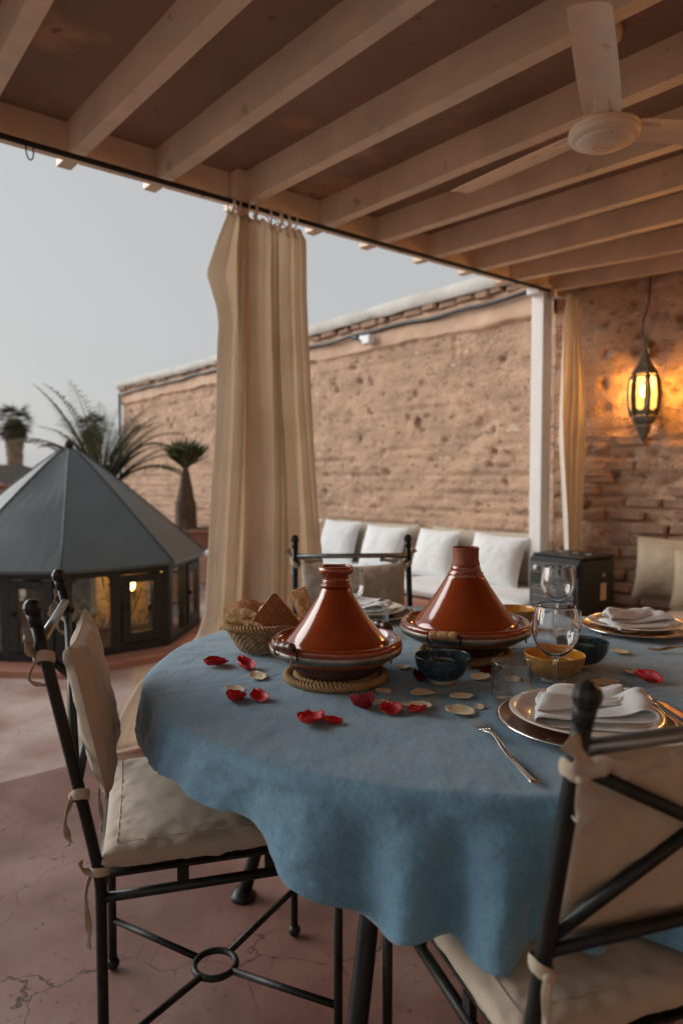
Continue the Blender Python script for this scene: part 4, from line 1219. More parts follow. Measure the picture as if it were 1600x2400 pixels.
def make_chair(label, rough_seed=0.0):
    ch = thing('iron_chair', label, 'chair', (0, 0, 0), 0, 'iron dining chairs round the table')
    def post(s_, z):       # rear upright: straight to the seat, then leaning back
        y = -CD if z < .47 else -CD - .108 * ((z - .47) / .517) ** 1.05
        return Vector((s_ * CW, y, z))
    for s_ in (-1, 1):
        mb = MB(); mb.tube([post(s_, z) for z in (.006, .2, .40, .455, .485, .56, .68, .80, .90, .965)], [.0105] * 3 + [.011] * 6 + [.0115], 12)
        lg = mb.build('rear_leg', M['iron'], ch)
        mb = MB(); mb.ball(post(s_, .988), .0165, 9, 6, (1, 1, 1.05), smooth=False); mb.tube([post(s_, .955), post(s_, .978)], [.0118, .0135], 10); mb.build('finial', M['iron'], lg)
        mb = MB(); mb.ball((s_ * CW, -CD, .0165), .0165, 12, 8); mb.build('foot', M['iron'], lg)
        mb = MB(); mb.tube([(s_ * CW, CD, .006), (s_ * CW, CD, .47)], .0095, 12)
        lg = mb.build('front_leg', M['iron'], ch)
        mb = MB(); mb.ball((s_ * CW, CD, .0165), .0165, 12, 8); mb.build('foot', M['iron'], lg)
        # side rail and the spacers that carry the seat frame
        mb = MB(); mb.tube([(s_ * CW, -CD, .435), (s_ * CW, CD, .435)], .0095, 10); mb.build('side_rail', M['iron'], ch)
        for y in (-.08, .09):
            mb = MB(); mb.box((s_ * (CW - .004), y, .455), (.012, .022, .032)); mb.build('spacer', M['iron'], ch)
    for y in (-CD, CD):
        mb = MB(); mb.tube([(-CW, y, .435), (CW, y, .435)], .0095, 10); mb.build('cross_rail', M['iron'], ch)
    mb = MB()
    for s_ in (-1, 1):
        mb.box((s_ * (CW - .014), .0, .4745), (.028, 2 * CD - .03, .006)); mb.box((0, s_ * (CD - .03), .4738), (2 * CW - .06, .028, .006))
    for x in (-.1, 0, .1): mb.box((x, 0, .4742), (.022, 2 * CD - .09, .004))
    mb.build('seat_frame', M['iron'], ch)
    # back: two rails and a crossed brace
    mb = MB(); mb.tube([post(-1, .925), post(1, .925)], .0095, 10); mb.build('top_rail', M['steel'], ch)
    mb = MB(); mb.tube([post(-1, .66), post(1, .66)], .0095, 10); mb.build('lower_rail', M['iron'], ch)
    mb = MB(); mb.tube([post(-1, .905), post(1, .675)], .0085, 10); mb.build('cross_brace', M['iron'], ch)
    mb = MB(); a, b = post(1, .905), post(-1, .675); mid = (a + b) / 2 + Vector((0, .012, 0)); mb.tube([a, mid, b], .0085, 10); mb.build('cross_brace', M['iron'], ch)
    # crossed floor stretcher with ring
    mb = MB(); mb.tube([(.047 * math.cos(a), .047 * math.sin(a), .115) for a in np.linspace(0, 2 * PI, 28, endpoint=False)], .0075, 8, closed=True); rg_ = mb.build('stretcher_ring', M['iron'], ch)
    for sx in (-1, 1):
        for sy in (-1, 1):
            d = Vector((sx * CW, sy * CD, 0)).normalized() * .05
            mb = MB(); mb.tube([(d.x, d.y, .115), (sx * CW, sy * CD, .128)], .0075, 8); mb.build('stretcher', M['iron'], ch)
    # seat cushion
    mb = MB(); boxcushion(mb, 2 * CW + .035, 2 * CD + .02, .062, .0075, 56, rough_seed, Matrix.Translation((0, .012, .509)), .16)
    sc_ = mb.build('seat_cushion', M['canvas'], ch)
    mb = MB(); seam(mb, 2 * CW - .018, 2 * CD - .035, .015, .0009, Matrix.Translation((0, .012, .5325)) @ Matrix.Rotation(-PI / 2, 4, 'X')); mb.build('stitched_seam', M['canvas'], sc_)
    for s_ in (-1, 1):
        mb = MB(); c = Vector((s_ * CW, -CD, .487))
        wrap(mb, c, .0145, .018, .005, s_)
        ribbon(mb, [c + Vector((0, -.016, 0)), c + Vector((s_ * .012, -.030, .014)), c + Vector((s_ * .010, -.034, .03))], .0065)
        ribbon(mb, [c + Vector((0, -.016, 0)), c + Vector((s_ * .008, -.026, -.04)), c + Vector((s_ * .012, -.022, -.10)), c + Vector((s_ * .008, -.024, -.14))], .006, 2)
        mb.build('tie', M['canvas'], sc_)
    # back cushion tied to the uprights
    ang = math.atan2(.108, .517)
    Mx = Matrix.Translation((0, -CD - .058, .757)) @ Matrix.Rotation(ang, 4, 'X') @ Matrix.Translation((0, .040, 0))
    mb = MB(); pillow(mb, 2 * CW - .040, .300, .052, c=.03, p=5.0, q=.38, n=40, wr=.0065, seed=rough_seed + 3, Mx=Mx)
    # the slack cover sags along its top edge
    mb.v = [(x, y, z - (.030 * max(0, 1 - (x / CW) ** 2) if z > .86 else 0) * ((z - .86) / .08)) for x, y, z in mb.v]
    bc = mb.build('back_cushion', M['canvas'], ch)
    for s_ in (-1, 1):
        for z in (.895, .635):
            c = post(s_, z); mb = MB()
            wrap(mb, c, .0140, .020, .009 * s_, z)
            if z > .8:
                ribbon(mb, [c + Vector((0, -.014, 0)), c + Vector((-s_ * .02, -.032, .022)), c + Vector((-s_ * .055, -.03, .008)), c + Vector((-s_ * .105, -.028, .014))], .0125, .5)
                ribbon(mb, [c + Vector((0, -.014, .004)), c + Vector((s_ * .014, -.03, .03)), c + Vector((s_ * .030, -.030, .052))], .0125, .5)
                ribbon(mb, [c + Vector((s_ * .004, -.014, .0)), c + Vector((s_ * .012, -.026, -.03)), c + Vector((s_ * .006, -.014, -.045)), c + Vector((-s_ * .004, .010, -.052))], .0045, 1.5)
            else:
                ribbon(mb, [c + Vector((0, -.014, 0)), c + Vector((s_ * .012, -.026, -.04)), c + Vector((s_ * .004, -.022, -.075)), c + Vector((s_ * .010, -.018, -.085))], .0065, 1.8)
            mb.build('tie', M['canvas'], bc)
    mb = MB(); seam(mb, 2 * CW - .042, .298, .03, .0018, Mx); sv = mb
    sv.v = [(x, y, z - (.030 * max(0, 1 - (x / CW) ** 2) if z > .86 else 0) * ((z - .86) / .08)) for x, y, z in sv.v]
    sv.build('seam', M['canvas'], bc)
    return ch
ch1 = make_chair('black iron chair with seat cushion half covered by the blue cloth, facing the red petals')
ch1.location = (-.287, 1.55, 0); ch1.rotation_euler = (0, 0, R(-74))
def chair_at(label, loc, deg):
    c = copy_tree(ch1); c.location = loc; c.rotation_euler = (0, 0, R(deg)); c['label'] = label
    return c
def seat_from_knob(knob, deg):     # knob of the left upright seen from behind
    a = R(deg)
    lx, ly = -CW, -CD - .108
    return (knob[0] - (lx * math.cos(a) - ly * math.sin(a)), knob[1] - (lx * math.sin(a) + ly * math.cos(a)), 0)
chair_at('black iron chair with crossed back brace drawn up to the white plate and folded napkin', seat_from_knob((.262, .742), 18), 18)
chair_at('black iron chair across the table in front of the white pillows', (.062, 2.335, 0), 184)
chair_at('black iron chair at the table beside the beige cushions and lantern wall', (1.11, 2.22, 0), 118)

# ------------------------------------------------------------------ tagines
def rope_ring(mb, r, z, rad, turns, n=220, c=(0, 0)):
    mb.tube([(c[0] + r * math.cos(a), c[1] + r * math.sin(a), z) for a in np.linspace(0, 2 * PI, n, endpoint=False)], rad, 14, closed=True, lobes=3, twist=2 * PI * turns / n, lob=1.0)
def trivet(label, pos, r):
    t = thing('rope_trivet', label, 'trivet', pos)
    mb = MB(); rope_ring(mb, r - .008, .0085, .0052, 26, 420); mb.build('rim', M['rope'], t)
    mb = MB()
    for k in range(1, 7): rope_ring(mb, (r - .016) * k / 7, .0065, (r - .016) / 7 * .42, 6 + 2 * k, 160)
    mb.build('coil', M['rope'], t)
    return t
def handle(root, ang, r, z, wood, beads, tilt):
    c, s_ = math.cos(ang), math.sin(ang)
    tx = Vector((-s_, c, 0)); ou = Vector((c, s_, 0))
    ctr = ou * (r + .008) + Vector((0, 0, z))
    mb = MB()
    L_ = .034 if beads else .030
    n = 24
    pts = []; rr = []
    for k in range(n + 1):
        f = k / n * 2 - 1
        pts.append(ctr + tx * (L_ * f) + Vector((0, 0, tilt * f)))
        if beads:
            rr.append(.0105 * (1 - .28 * (abs(f) > .96)) * (1 - .26 * math.exp(-((abs(f) - .42) / .05) ** 2)))
        else:
            rr.append(.0112 * (1 - .35 * abs(f) ** 6) * (1 + .05 * math.sin(9 * f)))
    mb.tube(pts, rr, 14)
    h_ = mb.build('handle', M[wood], root)
    for sg in (-1, 1):
        mb = MB()
        mb.tube(spline([ctr + tx * (L_ * .9 * sg) + Vector((0, 0, tilt * sg)), ctr + tx * (L_ * 1.18 * sg) + Vector((0, 0, tilt * sg - .002)), ou * (r + .004) + tx * (L_ * 1.2 * sg) + Vector((0, 0, z - .018)), ou * (r + .0005) + tx * (L_ * 1.05 * sg) + Vector((0, 0, z - .026))], 5), .0022, 6)
        mb.build('wire_bail', M['iron'], h_)
def tagine(label, pos, rz, rim, base_r, lid_r, lid_z0, neck_z, top_z, knob, wood, beads, angs, hz):
    t = thing('tagine', label, 'tagine', pos, rz)
    sq = rim / .152
    dish = smoothprof([(0, .004), (base_r * .8, .003), (base_r, .008), (base_r + .012, .022), (rim - .02, .040), (rim - .004, .056), (rim, .072), (rim - .003, .080), (rim - .010, .082), (rim - .016, .076), (lid_r + .004, .062), (lid_r * .8, .05), (lid_r * .5, .045), (0, .045)], 4)
    mb = MB(); mb.lathe(dish, 72, fn=lambda r, z, th, k: (r * (1 + .004 * math.sin(2 * th + 1)), z + .0012 * math.sin(3 * th + .5) * (r > .1)))
    o = mb.build('dish', [M['tagine'], M['soot']], t)
    for p in o.data.polygons:
        zc = p.center.z; rc = math.hypot(p.center.x, p.center.y)
        if zc < .036 and rc < rim * .93 and p.normal.z < .3: p.material_index = 1
    mb = MB(); mb.lathe([(rim - .0045, .050), (rim + .0005, .052), (rim + .003, .067), (rim + .0015, .068), (rim - .004, .068)], 72); mb.build('metal_band', M['band'], t)
    for k in range(4):
        a = k * PI / 2 + .9; mb = MB(); mb.box(((rim + .002) * math.cos(a), (rim + .002) * math.sin(a), .056), (.0025, .007, .022), Matrix.Rotation(a, 3, 'Z')); mb.build('strap', M['band'], t)
    prof = [(lid_r - .008, lid_z0 - .012), (lid_r, lid_z0 - .006), (lid_r + .001, lid_z0 + .002)]
    H_ = neck_z - lid_z0
    nr = knob[0]
    for f in (.08, .2, .35, .5, .65, .78, .86):
        prof.append((lid_r + (nr - lid_r) * f ** .97 - .0055 * math.sin(PI * f), lid_z0 + H_ * f))
    if beads:      # incised rings near the neck
        prof += [(lid_r + (nr - lid_r) * .875, lid_z0 + H_ * .875), (lid_r + (nr - lid_r) * .89 - .002, lid_z0 + H_ * .883), (lid_r + (nr - lid_r) * .90, lid_z0 + H_ * .893), (lid_r + (nr - lid_r) * .93 - .002, lid_z0 + H_ * .91), (lid_r + (nr - lid_r) * .93, lid_z0 + H_ * .93)]
    prof += [(nr + .003, neck_z)]
    lid = MB(); lid.lathe(prof, 72, fn=lambda r, z, th, k: (r * (1 + .005 * math.sin(2 * th) + .003 * math.sin(5 * th + z * 40)), z))
    lo_ = lid.build('lid', M['tagine'], t)
    kn = MB(); kn.lathe(knob[1], 56, fn=lambda r, z, th, k: (r * (1 + .012 * math.sin(2 * th + .7) + .006 * math.sin(7 * th + z * 90)), z + .0008 * math.sin(3 * th)))
    kn.build('knob', M[knob[2]], lo_)
    for a in angs: handle(t, a, rim, hz, wood, beads, .002)
    return t
TV1 = (-.0125, 1.615); TV2 = (.322, 1.82)
trivet('coiled rope trivet under the tagine with the flared hollow knob', (TV1[0], TV1[1], TZ - .001), .121)
trivet('coiled rope trivet under the taller tagine with pale wooden handles', (TV2[0], TV2[1], TZ - .001), .121)
k1 = smoothprof([(.030, .196), (.034, .200), (.036, .204), (.031, .208), (.0335, .212), (.0300, .217), (.0325, .226), (.0395, .232), (.0415, .239), (.0395, .2455), (.034, .2475), (.031, .244), (.030, .230), (.0, .222)], 4)
tagine('glazed terracotta tagine with flared hollow knob and dark wood handles', (TV1[0], TV1[1], TZ + .0135), 0, .151, .094, .121, .072, .197, .240, (.031, k1, 'tagine'), 'darkwood', False, (R(226), R(46)), .086)
k2 = smoothprof([(.034, .222), (.0365, .226), (.0355, .231), (.0335, .24), (.0335, .262), (.0345, .2685), (.033, .271), (.0305, .2700), (.029, .262), (.0, .250)], 4)
tagine('taller terracotta tagine with flat clay knob and pale wooden handles', (TV2[0], TV2[1], TZ + .0125), 0, .166, .098, .136, .074, .224, .268, (.033, k2, 'clay'), 'palewood', True, (R(243), R(63)), .074)

# ------------------------------------------------------------------ bread basket
bp = (-.208, 1.868, TZ)
bk = thing('bread_basket', 'round woven straw basket with braided rim holding bread', 'basket', bp)
prof = [(.0, .003), (.03, .002), (.058, .003)]
rows = 10
for k in range(rows + 1):
    f = k / rows; prof.append((.060 + .040 * f ** .8, .005 + .066 * f))
mb = MB(); NB = 260
V = []; Fc = []
zz = []
for k, (r, z) in enumerate(prof):
    for sub_ in range(3 if k > 2 and k < len(prof) - 1 else 1):
        f = sub_ / 3
        if k < len(prof) - 1: r2 = r + (prof[k + 1][0] - r) * f; z2 = z + (prof[k + 1][1] - z) * f
        else: r2, z2 = r, z
        zz.append((r2, z2, k, f))
mb.lathe([(a, b) for a, b, _, _ in zz], NB, fn=lambda r, z, th, k: (r + (.0034 * math.cos(34 * th + PI * (zz[k][2] % 2)) * math.sin(PI * zz[k][3]) + .0022 * math.sin(PI * zz[k][3]) if z > .006 else 0), z))
mb.build('body', M['straw'], bk, solid=-.004)
mb = MB(); rope_ring(mb, .101, .0755, .0058, 22, 420); mb.build('braided_rim', M['rope'], bk)
def bread(label, pos, rz, tilt, span, r, h, seed):
    b = thing('bread_piece', label, 'bread', pos, rz, None)
    b.rotation_euler = (tilt[0], tilt[1], rz)
    # wedge torn from a flat round loaf: crust above, below and round, crumb on the torn sides
    n, m_ = 12, 10
    top = []
    V = []; Fc = []
    def zt(rr): return h * (1 - .62 * (rr / r) ** 4)
    for i in range(n + 1):
        a = -span / 2 + span * i / n
        for j in range(m_ + 1):
            rr = .006 + (r - .006) * j / m_
            jit = 1 + .05 * fbm(i * .5 + seed, j * .5, seed)
            V.append((rr * math.cos(a) * jit, rr * math.sin(a) * jit, zt(rr) + .0025 * fbm(i * .8, j * .8, seed)))
    w = m_ + 1; NV_ = len(V)
    V += [(x, y, .004 + .30 * h * (math.hypot(x, y) / r) ** 5) for x, y, z in V]
    ct = MB()
    fcr = []
    for i in range(n):
        for j in range(m_):
            fcr.append((i * w + j, (i * w + j + 1), (i + 1) * w + j + 1, (i + 1) * w + j)[::-1])
            fcr.append((NV_ + i * w + j, NV_ + (i + 1) * w + j, NV_ + (i + 1) * w + j + 1, NV_ + i * w + j + 1)[::-1])
        fcr.append((i * w + m_, (i + 1) * w + m_, NV_ + (i + 1) * w + m_, NV_ + i * w + m_)[::-1])
    ct.add(V, fcr); ct.build('crust', M['crust'], b, )
    # torn faces, subdivided and rough
    cm = MB()
    for side_ in (0, n):
        P = []
        Q = 12
        for j in range(m_ * 2 + 1):
            jj = j / 2; j0 = int(jj); fr_ = jj - j0; j1 = min(j0 + 1, m_)
            tp = Vector(V[side_ * w + j0]).lerp(Vector(V[side_ * w + j1]), fr_); bt = Vector(V[NV_ + side_ * w + j0]).lerp(Vector(V[NV_ + side_ * w + j1]), fr_)
            for k in range(Q + 1):
                p = tp.lerp(bt, k / Q)
                nrm = Vector((math.sin(-span / 2 + span * side_ / n), -math.cos(-span / 2 + span * side_ / n), 0)) * (1 if side_ == 0 else -1)
                e = math.sin(PI * k / Q) * min(1, j / 4, (m_ * 2 - j) / 3 + .2)
                P.append(p + nrm * (.006 * e * (fbm(p.x * 60 + seed, p.z * 60, side_) + .45 + .5 * fbm(p.x * 160, p.z * 160, side_ + 4))))
        w2 = Q + 1
        fq = [(a * w2 + c, (a + 1) * w2 + c, (a + 1) * w2 + c + 1, a * w2 + c + 1) for a in range(m_ * 2) for c in range(Q)]
        cm.add(P, fq)
    ip = [Vector(V[i * w]) for i in range(n + 1)] + [Vector(V[NV_ + i * w]) for i in range(n + 1)]
    cm.add(ip, [(i, i + 1, n + 2 + i, n + 1 + i) for i in range(n)])
    cm.build('crumb', M['crumb'], b)
    return b
bx_, by_ = bp[0], bp[1]
bread('torn bread wedge with pale crumb at the open side of the basket', (bx_ - .088, by_ - .030, TZ + .068), R(6), (R(12), R(-24)), .95, .100, .052, 1.)
bread('bread wedge showing its floury brown crust in the middle of the basket', (bx_ + .030, by_ - .012, TZ + .150), R(-84), (0, R(66)), 1.35, .115, .046, 2.)
bread('bread wedge standing upright at the back of the basket', (bx_ + .066, by_ + .018, TZ + .160), R(10), (R(-8), R(70)), .95, .120, .046, 3.)
bread('bread piece lying low behind the others in the basket', (bx_ - .050, by_ + .045, TZ + .060), R(20), (R(10), R(-20)), 1.2, .085, .045, 4.)
bread('small bread chunk tucked into the near side of the basket', (bx_ - .050, by_ - .058, TZ + .060), R(12), (R(20), R(-8)), 1.0, .078, .042, 5.)

# ------------------------------------------------------------------ bowls, plates, glasses
def bowl(label, pos, r, h, outm, inm):
    b = thing('small_bowl', label, 'bowl', (pos[0], pos[1], TZ))
    mb = MB(); mb.lathe(smoothprof([(r * .46, .009), (r * .70, .018), (r * .90, .036), (r * .985, h - .006), (r, h)], 6), 56); mb.build('outer_wall', M[outm], b)
    mb = MB(); mb.lathe(smoothprof([(r, h), (r - .0015, h + .0008), (r - .003, h - .001), (r * .88, .036), (r * .66, .020), (r * .35, .013), (0, .012)], 6), 56); mb.build('inside', M[inm], b)
    mb = MB(); mb.lathe([(r * .36, .004), (r * .38, .0), (r * .43, .0), (r * .44, .010), (0, .010)], 40); mb.build('foot_ring', M['foot'], b)
bowl('dark blue speckled bowl in front of the taller tagine', (.228, 1.575), .0635, .062, 'bluebowl', 'bluebowl')
bowl('amber yellow glazed bowl behind the near wine glass', (.486, 1.590), .0675, .062, 'ochre', 'yellowglaze')
bowl('dark blue speckled bowl behind the amber bowl', (.592, 1.715), .0635, .062, 'bluebowl', 'bluebowl')
bowl('ochre bowl half hidden behind the taller tagine', (.535, 2.16), .066, .060, 'ochre', 'yellowglaze')

def plate_profile(r, h, rimw):
    return smoothprof([(0, .004), (r - rimw - .02, .003), (r - rimw, .005), (r - .01, h - .004), (r, h), (r - .001, h + .0022), (r - .012, h), (r - rimw, .0085), (r - rimw - .02, .0068), (0, .0068)], 4)
def charger(label, pos, r=.161):
    c = thing('charger_plate', label, 'plate', (pos[0], pos[1], TZ))
    mb = MB(); mb.lathe(plate_profile(r, .013, .035), 80); mb.build('dish', M['charger'], c)
    mb = MB(); mb.lathe([(r - .002, .0115), (r + .0016, .0118), (r + .0022, .0145), (r - .001, .0165), (r - .004, .0155)], 80); mb.build('metal_rim', M['silver'], c)
def plate(label, pos, r=.138):
    c = thing('dinner_plate', label, 'plate', (pos[0], pos[1], TZ + .0085))
    mb = MB(); mb.lathe(plate_profile(r, .020, .036), 80); mb.build('dish', M['porcelain'], c)
def napkin(label, pos, rz, sc=1.0, seed=0.0):
    nk = thing('napkin', label, 'napkin', (pos[0], pos[1], TZ + .0175), rz)
    prof = spline([(.082, 0, .0015), (.03, 0, .0020), (-.05, 0, .0025), (-.078, 0, .0045), (-.086, 0, .010), (-.076, 0, .0155), (-.03, 0, .0115), (.03, 0, .0105), (.072, 0, .0155), (.090, 0, .022), (.086, 0, .0315), (.068, 0, .0335), (.04, 0, .0255), (-.01, 0, .0195), (-.055, 0, .0225), (-.072, 0, .0285), (-.066, 0, .0350), (-.04, 0, .0355), (.0, 0, .0310), (.038, 0, .0330), (.055, 0, .0345)], 4)
    m_ = len(prof) - 1
    def pt(a, b):
        k = a * m_; i = min(int(k), m_ - 1); p = prof[i].lerp(prof[i + 1], k - i)
        v = (b - .5) * 2
        wid = .074 * (1 - .42 * a ** 1.5)
        x = p.x * (1 - .10 * v) + .016 * v * a + .005 * fbm(a * 4, v * 2, seed)
        y = v * wid + .010 * math.sin(5 * a + seed) + .03 * (a - .5) + .006 * fbm(a * 9, v, seed + 8)
        z = p.z * (1.1 + .5 * fbm(a * 3, v * 1.6, seed + 3) - .25 * v * v) + .0018 * fbm(a * 16, v * 5, seed)
        return (x * sc, y * sc, max(z, .0012) * sc)
    mb = MB(); mb.grid(pt, m_ * 1, 26)
    mb.build('folded_cloth', M['white_cloth'], nk, solid=.0012)
P1 = (.455, 1.297); P2 = (.893, 2.12); P3 = (.075, 2.345)
charger('brown lacquered charger with silver rim beside the near fork', P1, .160); plate('ivory dinner plate holding the near folded napkin', P1); napkin('folded white napkin on the plate beside the tumbler', (P1[0] + .012, P1[1] + .012), R(-8), 1.12, 1.)
charger('brown charger with silver rim near the lantern wall', P2, .158); plate('ivory dinner plate near the lantern wall cushions', P2); napkin('crumpled white napkin on the plate near the lantern wall', (P2[0] - .01, P2[1]), R(12), 1.05, 4.)
charger('brown charger behind the tagine with the flared knob', P3, .158); plate('ivory dinner plate in front of the chair across the table', P3); napkin('white napkin on the plate across the table', (P3[0] - .005, P3[1]), R(-20), 1.0, 7.)

def tumbler(label, pos, r=.040, h=.089):
    g = thing('glass_tumbler', label, 'glass', (pos[0], pos[1], TZ))
    mb = MB(); mb.lathe(smoothprof([(0, .0008), (r * .62, .0006), (r * .86, .005), (r * .98, .018)], 4) + [(r * 1.0, .04), (r * 1.0, h - .002), (r * .995, h), (r * .975, h), (r * .965, h - .002), (r * .962, .03)] + smoothprof([(r * .945, .016), (r * .82, .010), (r * .5, .0080), (0, .0078)], 4), 56); mb.build('glass_body', M['thin_glass'], g)
def wineglass(label, pos, s=1.0):
    g = thing('wine_glass', label, 'wine glass', (pos[0], pos[1], TZ))
    g.scale = (s, s, s)
    outer = [(0, .001), (.033, .0008), (.0345, .002), (.030, .0045), (.012, .0085), (.0055, .014), (.0045, .03), (.0042, .055), (.0052, .074), (.0105, .084), (.026, .094), (.040, .110), (.0478, .133), (.0480, .152), (.0445, .176), (.0405, .194)]
    inner = [(.0396, .1945), (.0388, .1935), (.0425, .176), (.0462, .152), (.0460, .133), (.0385, .111), (.025, .0965), (.010, .0885), (0, .087)]
    mb = MB(); mb.lathe(smoothprof(outer, 4) + smoothprof(inner, 4), 56); mb.build('glass_body', M['glass'], g)
tumbler('clear glass tumbler beside the near plate', (.347, 1.425))
tumbler('clear glass tumbler behind the near wine glass', (.632, 1.965))
tumbler('clear glass tumbler behind the tagine with the flared knob', (.098, 2.07), .043, .086)
wineglass('clear wine glass standing at the edge of the near plate', (.452, 1.475), 1.0)
wineglass('clear wine glass standing before the black heater', (.655, 2.125), 1.0)
wineglass('clear wine glass behind the knob of the flared tagine', (.030, 2.20), .90)

# ------------------------------------------------------------------ cutlery
def fork(label, a, b):
    a = Vector(a); b = Vector(b); L_ = (b - a).length; ang = math.atan2((b - a).y, (b - a).x)
    f = thing('fork', label, 'fork', (a.x, a.y, TZ + .001), ang)
    hd = MB(); L = L_
    def hz(x): return .0035 + .012 * math.exp(-((x / L - .40) / .16) ** 2) * (x / L > .1) + .004 * math.exp(-((x / L) / .08) ** 2)
    V = []; Fc = []
    xs = np.linspace(.28 * L, L, 26)
    for x in xs:
        f_ = x / L
        w = float(np.interp(f_, [.28, .32, .37, .45, .6, .85, .97, 1.0], [.0115, .0095, .0045, .0030, .0045, .0075, .0080, .0070]))
        for yy, zz2 in ((-w, 0), (-w, .0018), (0, .0026), (w, .0018), (w, 0)): V.append((x, yy, hz(x) - .002 + zz2))
    n5 = 5
    for i in range(len(xs) - 1):
        for j in range(5): Fc.append((i * 5 + j, i * 5 + (j + 1) % 5, (i + 1) * 5 + (j + 1) % 5, (i + 1) * 5 + j))
    Fc += [(4, 3, 2, 1, 0), tuple((len(xs) - 1) * 5 + j for j in range(5))]
    hd.add(V, Fc); hd.build('handle', M['silver'], f)
    for y in (-.0095, -.0032, .0032, .0095):
        mb = MB(); mb.tube([(x * L, y * (.92 + .2 * (.3 - x)), hz(x * L)) for x in (.30, .24, .18, .12, .06, .0)], [.0023, .0020, .0018, .0017, .0015, .0007], 8, flat=.7); mb.build('tine', M['silver'], f)
def spoon(label, a, b):
    a = Vector(a); b = Vector(b); L = (b - a).length; ang = math.atan2((b - a).y, (b - a).x)
    f = thing('spoon', label, 'spoon', (a.x, a.y, TZ + .001), ang)
    def hz(x): return .003 + .011 * math.exp(-((x / L - .42) / .16) ** 2)
    mb = MB()
    def bw(u, v):
        th = 2 * PI * u; rr = v
        x = .15 * L + .15 * L * rr * math.cos(th); y = .021 * rr * math.sin(th) * (1 - .18 * math.cos(th))
        return (x, y, .0015 + .0085 * rr * rr + .004 * max(0, x / L - .2))
    mb.grid(bw, 32, 8, wrap=True); mb.build('spoon_bowl', M['silver'], f, solid=.0012)
    mb = MB(); xs = np.linspace(.285 * L, L, 20)
    mb.tube([(x, 0, hz(x) + (.006 if x < .32 * L else 0) * (1 - (x / L - .285) / .035)) for x in xs], [float(np.interp(x / L, [.28, .36, .5, .9, 1], [.006, .0034, .0036, .0075, .0062])) for x in xs], 10, flat=.3); mb.build('handle', M['silver'], f)
def knife(label, a, b):
    a = Vector(a); b = Vector(b); L = (b - a).length; ang = math.atan2((b - a).y, (b - a).x)
    f = thing('table_knife', label, 'knife', (a.x, a.y, TZ + .001), ang)
    mb = MB(); pr = [(0, 0), (.02, .007), (.06, .0095), (.48 * L, .009), (.48 * L, -.006), (.04, -.006)]
    mb.prism(pr, .002, .0036); mb.build('blade', M['silver'], f)
    mb = MB(); xs = np.linspace(.46 * L, L, 14); mb.tube([(x, .001, .0055) for x in xs], [float(np.interp(x / L, [.46, .55, .9, 1], [.0055, .006, .0085, .007])) for x in xs], 10, flat=.55); mb.build('handle', M['silver'], f)
fork('steel fork lying beside the near plate', (.246, 1.325), (.293, 1.040))
spoon('steel spoon lying on the far side of the near plate', (.612, 1.47), (.640, 1.245))
knife('steel table knife beside the spoon near the plate rim', (.650, 1.43), (.662, 1.20))
fork('steel fork beside the plate near the lantern wall', (.815, 1.86), (1.02, 1.84))
fork('steel fork behind the bread basket by the far plate', (-.125, 2.20), (-.105, 2.41))
knife('steel table knife in front of the far plate', (.255, 2.22), (.245, 2.43))

# ------------------------------------------------------------------ rose petals
def petal_mesh(name, matl, w, l, curl, cup, seed):
    mb = MB()
    def pt(u, v):
        x = (u - .5) * 2; f = v
        half = w * math.sin(PI * (.10 + .86 * f)) ** .7 * (1 + .10 * fbm(f * 4, seed, x))
        px = half * x; py = (f - .5) * l
        lift = cup * (x * x) * (.4 + .6 * math.sin(PI * f)) + curl * max(0, f - .55) ** 2 * 4 + curl * .5 * max(0, .25 - f) ** 2 * 8
        zz = lift + .0022 * fbm(px * 90 + seed, py * 90, seed)
        px *= 1 - .28 * min(1, abs(lift) / (w + .001)) * abs(x)
        return (px, py, zz)
    mb.grid(pt, 12, 12)
    zmin = min(p[2] for p in mb.v); mb.v = [(x, y, z - zmin) for x, y, z in mb.v]
    return mb.mesh(name, matl)
def scatter(kind, label, group, pts, matl, n, own={}):
    ms = []
    for k in range(n):
        me = petal_mesh('rose_petal', matl, random.uniform(.015, .019), random.uniform(.034, .044), random.uniform(.010, .022) * (.35 if kind == 'cream' else 1), random.uniform(.008, .020) * (.3 if kind == 'cream' else 1), k * 3.7 + len(label))
        ms.append(me)
    for k, q in enumerate(pts):
        x, y = q[0], q[1]; s_ = q[2] if len(q) > 2 else 1.0
        o = inst(ms[k % n], 'rose_petal', None, (x, y, TZ - .0020), (random.uniform(-.03, .03), random.uniform(-.03, .03), random.uniform(0, 6.28)), (s_ * 1.28, s_ * 1.28, s_ * 1.1))
        o.modifiers.new('thickness', 'SOLIDIFY').thickness = .0005
        tag(o, own.get(k, label), 'petal', group)
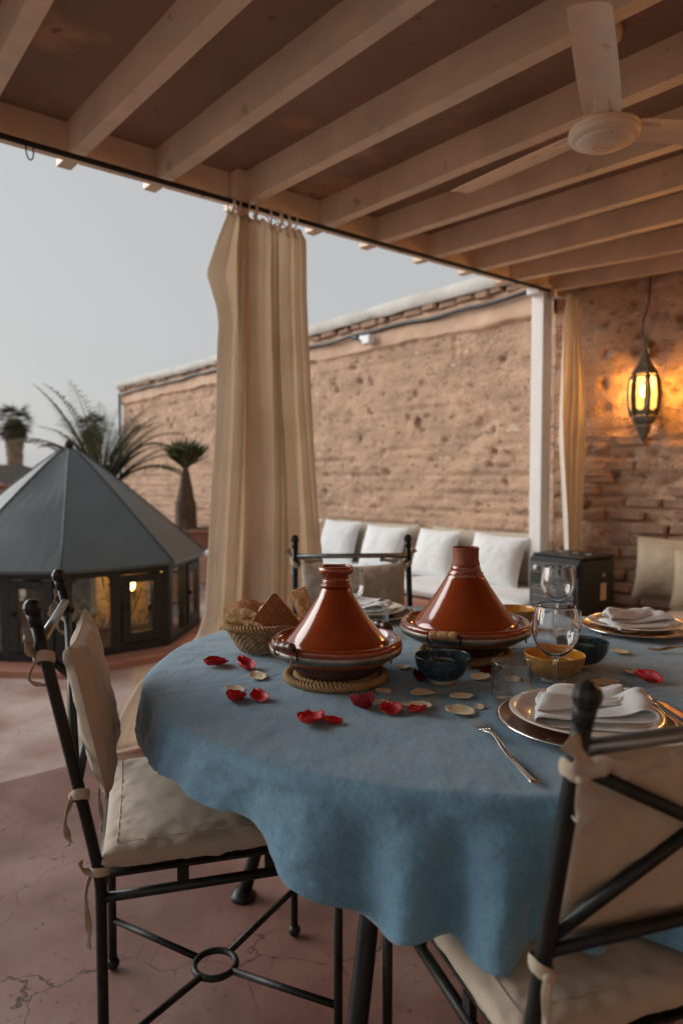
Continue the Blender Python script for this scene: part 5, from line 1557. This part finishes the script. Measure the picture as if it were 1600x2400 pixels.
scatter('red', 'curled bright red rose petal lying on the blue cloth', 'red rose petals', [(-.311, 1.726, 1.1), (-.233, 1.698, 1.1), (-.221, 1.45, 1.05), (-.172, 1.453, 1.1), (.097, 1.377, 1.1), (.150, 1.377, 1.0), (.698, 1.59, 1.2), (-.262, 1.79, .3)], M['petal'], 6, {0: 'red rose petal lying apart off the open side of the bread basket', 1: 'red rose petal beside a dried cream petal near the bread basket', 2: 'red petal curled like a shell facing the cushioned iron chair', 3: 'flatter red petal of the pair facing the cushioned iron chair', 4: 'red petal beside the large dark crimson petal', 5: 'red petal touching a cream petal near the fork tines', 6: 'red petal lying beyond the spoon and amber bowl', 7: 'tiny red petal scrap beside the bread basket'})
scatter('big', 'large red rose petal folded over beside a thin strip', 'folded red petal', [(-.060, 1.318, 1.45)], M['petal'], 1)
scatter('strip', 'thin red petal strip beside the large folded petal', 'petal strip', [(-.018, 1.312, .75)], M['petal'], 1)
scatter('dark', 'dark crimson rose petal on the cloth near the tagines', 'dark rose petals', [(.043, 1.404, 1.45), (.182, 1.607, 1.1), (.357, 1.661, 1.1), (.12, 1.50, .0001)][:3], M['petal_dark'], 3, {0: 'large dark crimson petal in front of the rope trivet', 1: 'dark crimson petal tucked against the blue speckled bowl', 2: 'dark crimson petal behind the near glass tumbler'})
scatter('cream', 'dried cream rose petal strewn between the tagines and the near plate', 'cream rose petals', [(-.196, 1.621), (-.235, 1.518, .9), (.091, 1.509, .7), (.173, 1.491, 1.15), (.254, 1.47, .95), (.235, 1.375, 1.15), (.278, 1.406, .5), (.082, 1.433, .65), (.160, 1.409, 1.0), (.126, 1.422, .35), (.323, 1.617, 1.0), (.393, 1.60, .8), (.592, 1.566, 1.1), (.697, 1.653, 1.0), (.738, 1.854, .95), (.15, 1.70, .8), (.60, 1.85, .8)], M['petal_white'], 6, {0: 'cream petal beside the red petals near the bread basket', 1: 'cream petal beside the pair of red petals facing the iron chair', 6: 'small round cream petal scrap beside the near tumbler', 9: 'tiny white petal scrap beside the red petals', 10: 'cream petal between the blue bowl and the near tumbler', 11: 'cream petal seen through the near glass tumbler', 12: 'pale cream petal between the amber bowl and the spoon', 13: 'narrow cream petal touching a red petal beyond the spoon', 14: 'cream petal between the far dark bowl and the fork by the lantern wall', 15: 'cream petal between the two tagines', 16: 'cream petal behind the far dark bowl'})
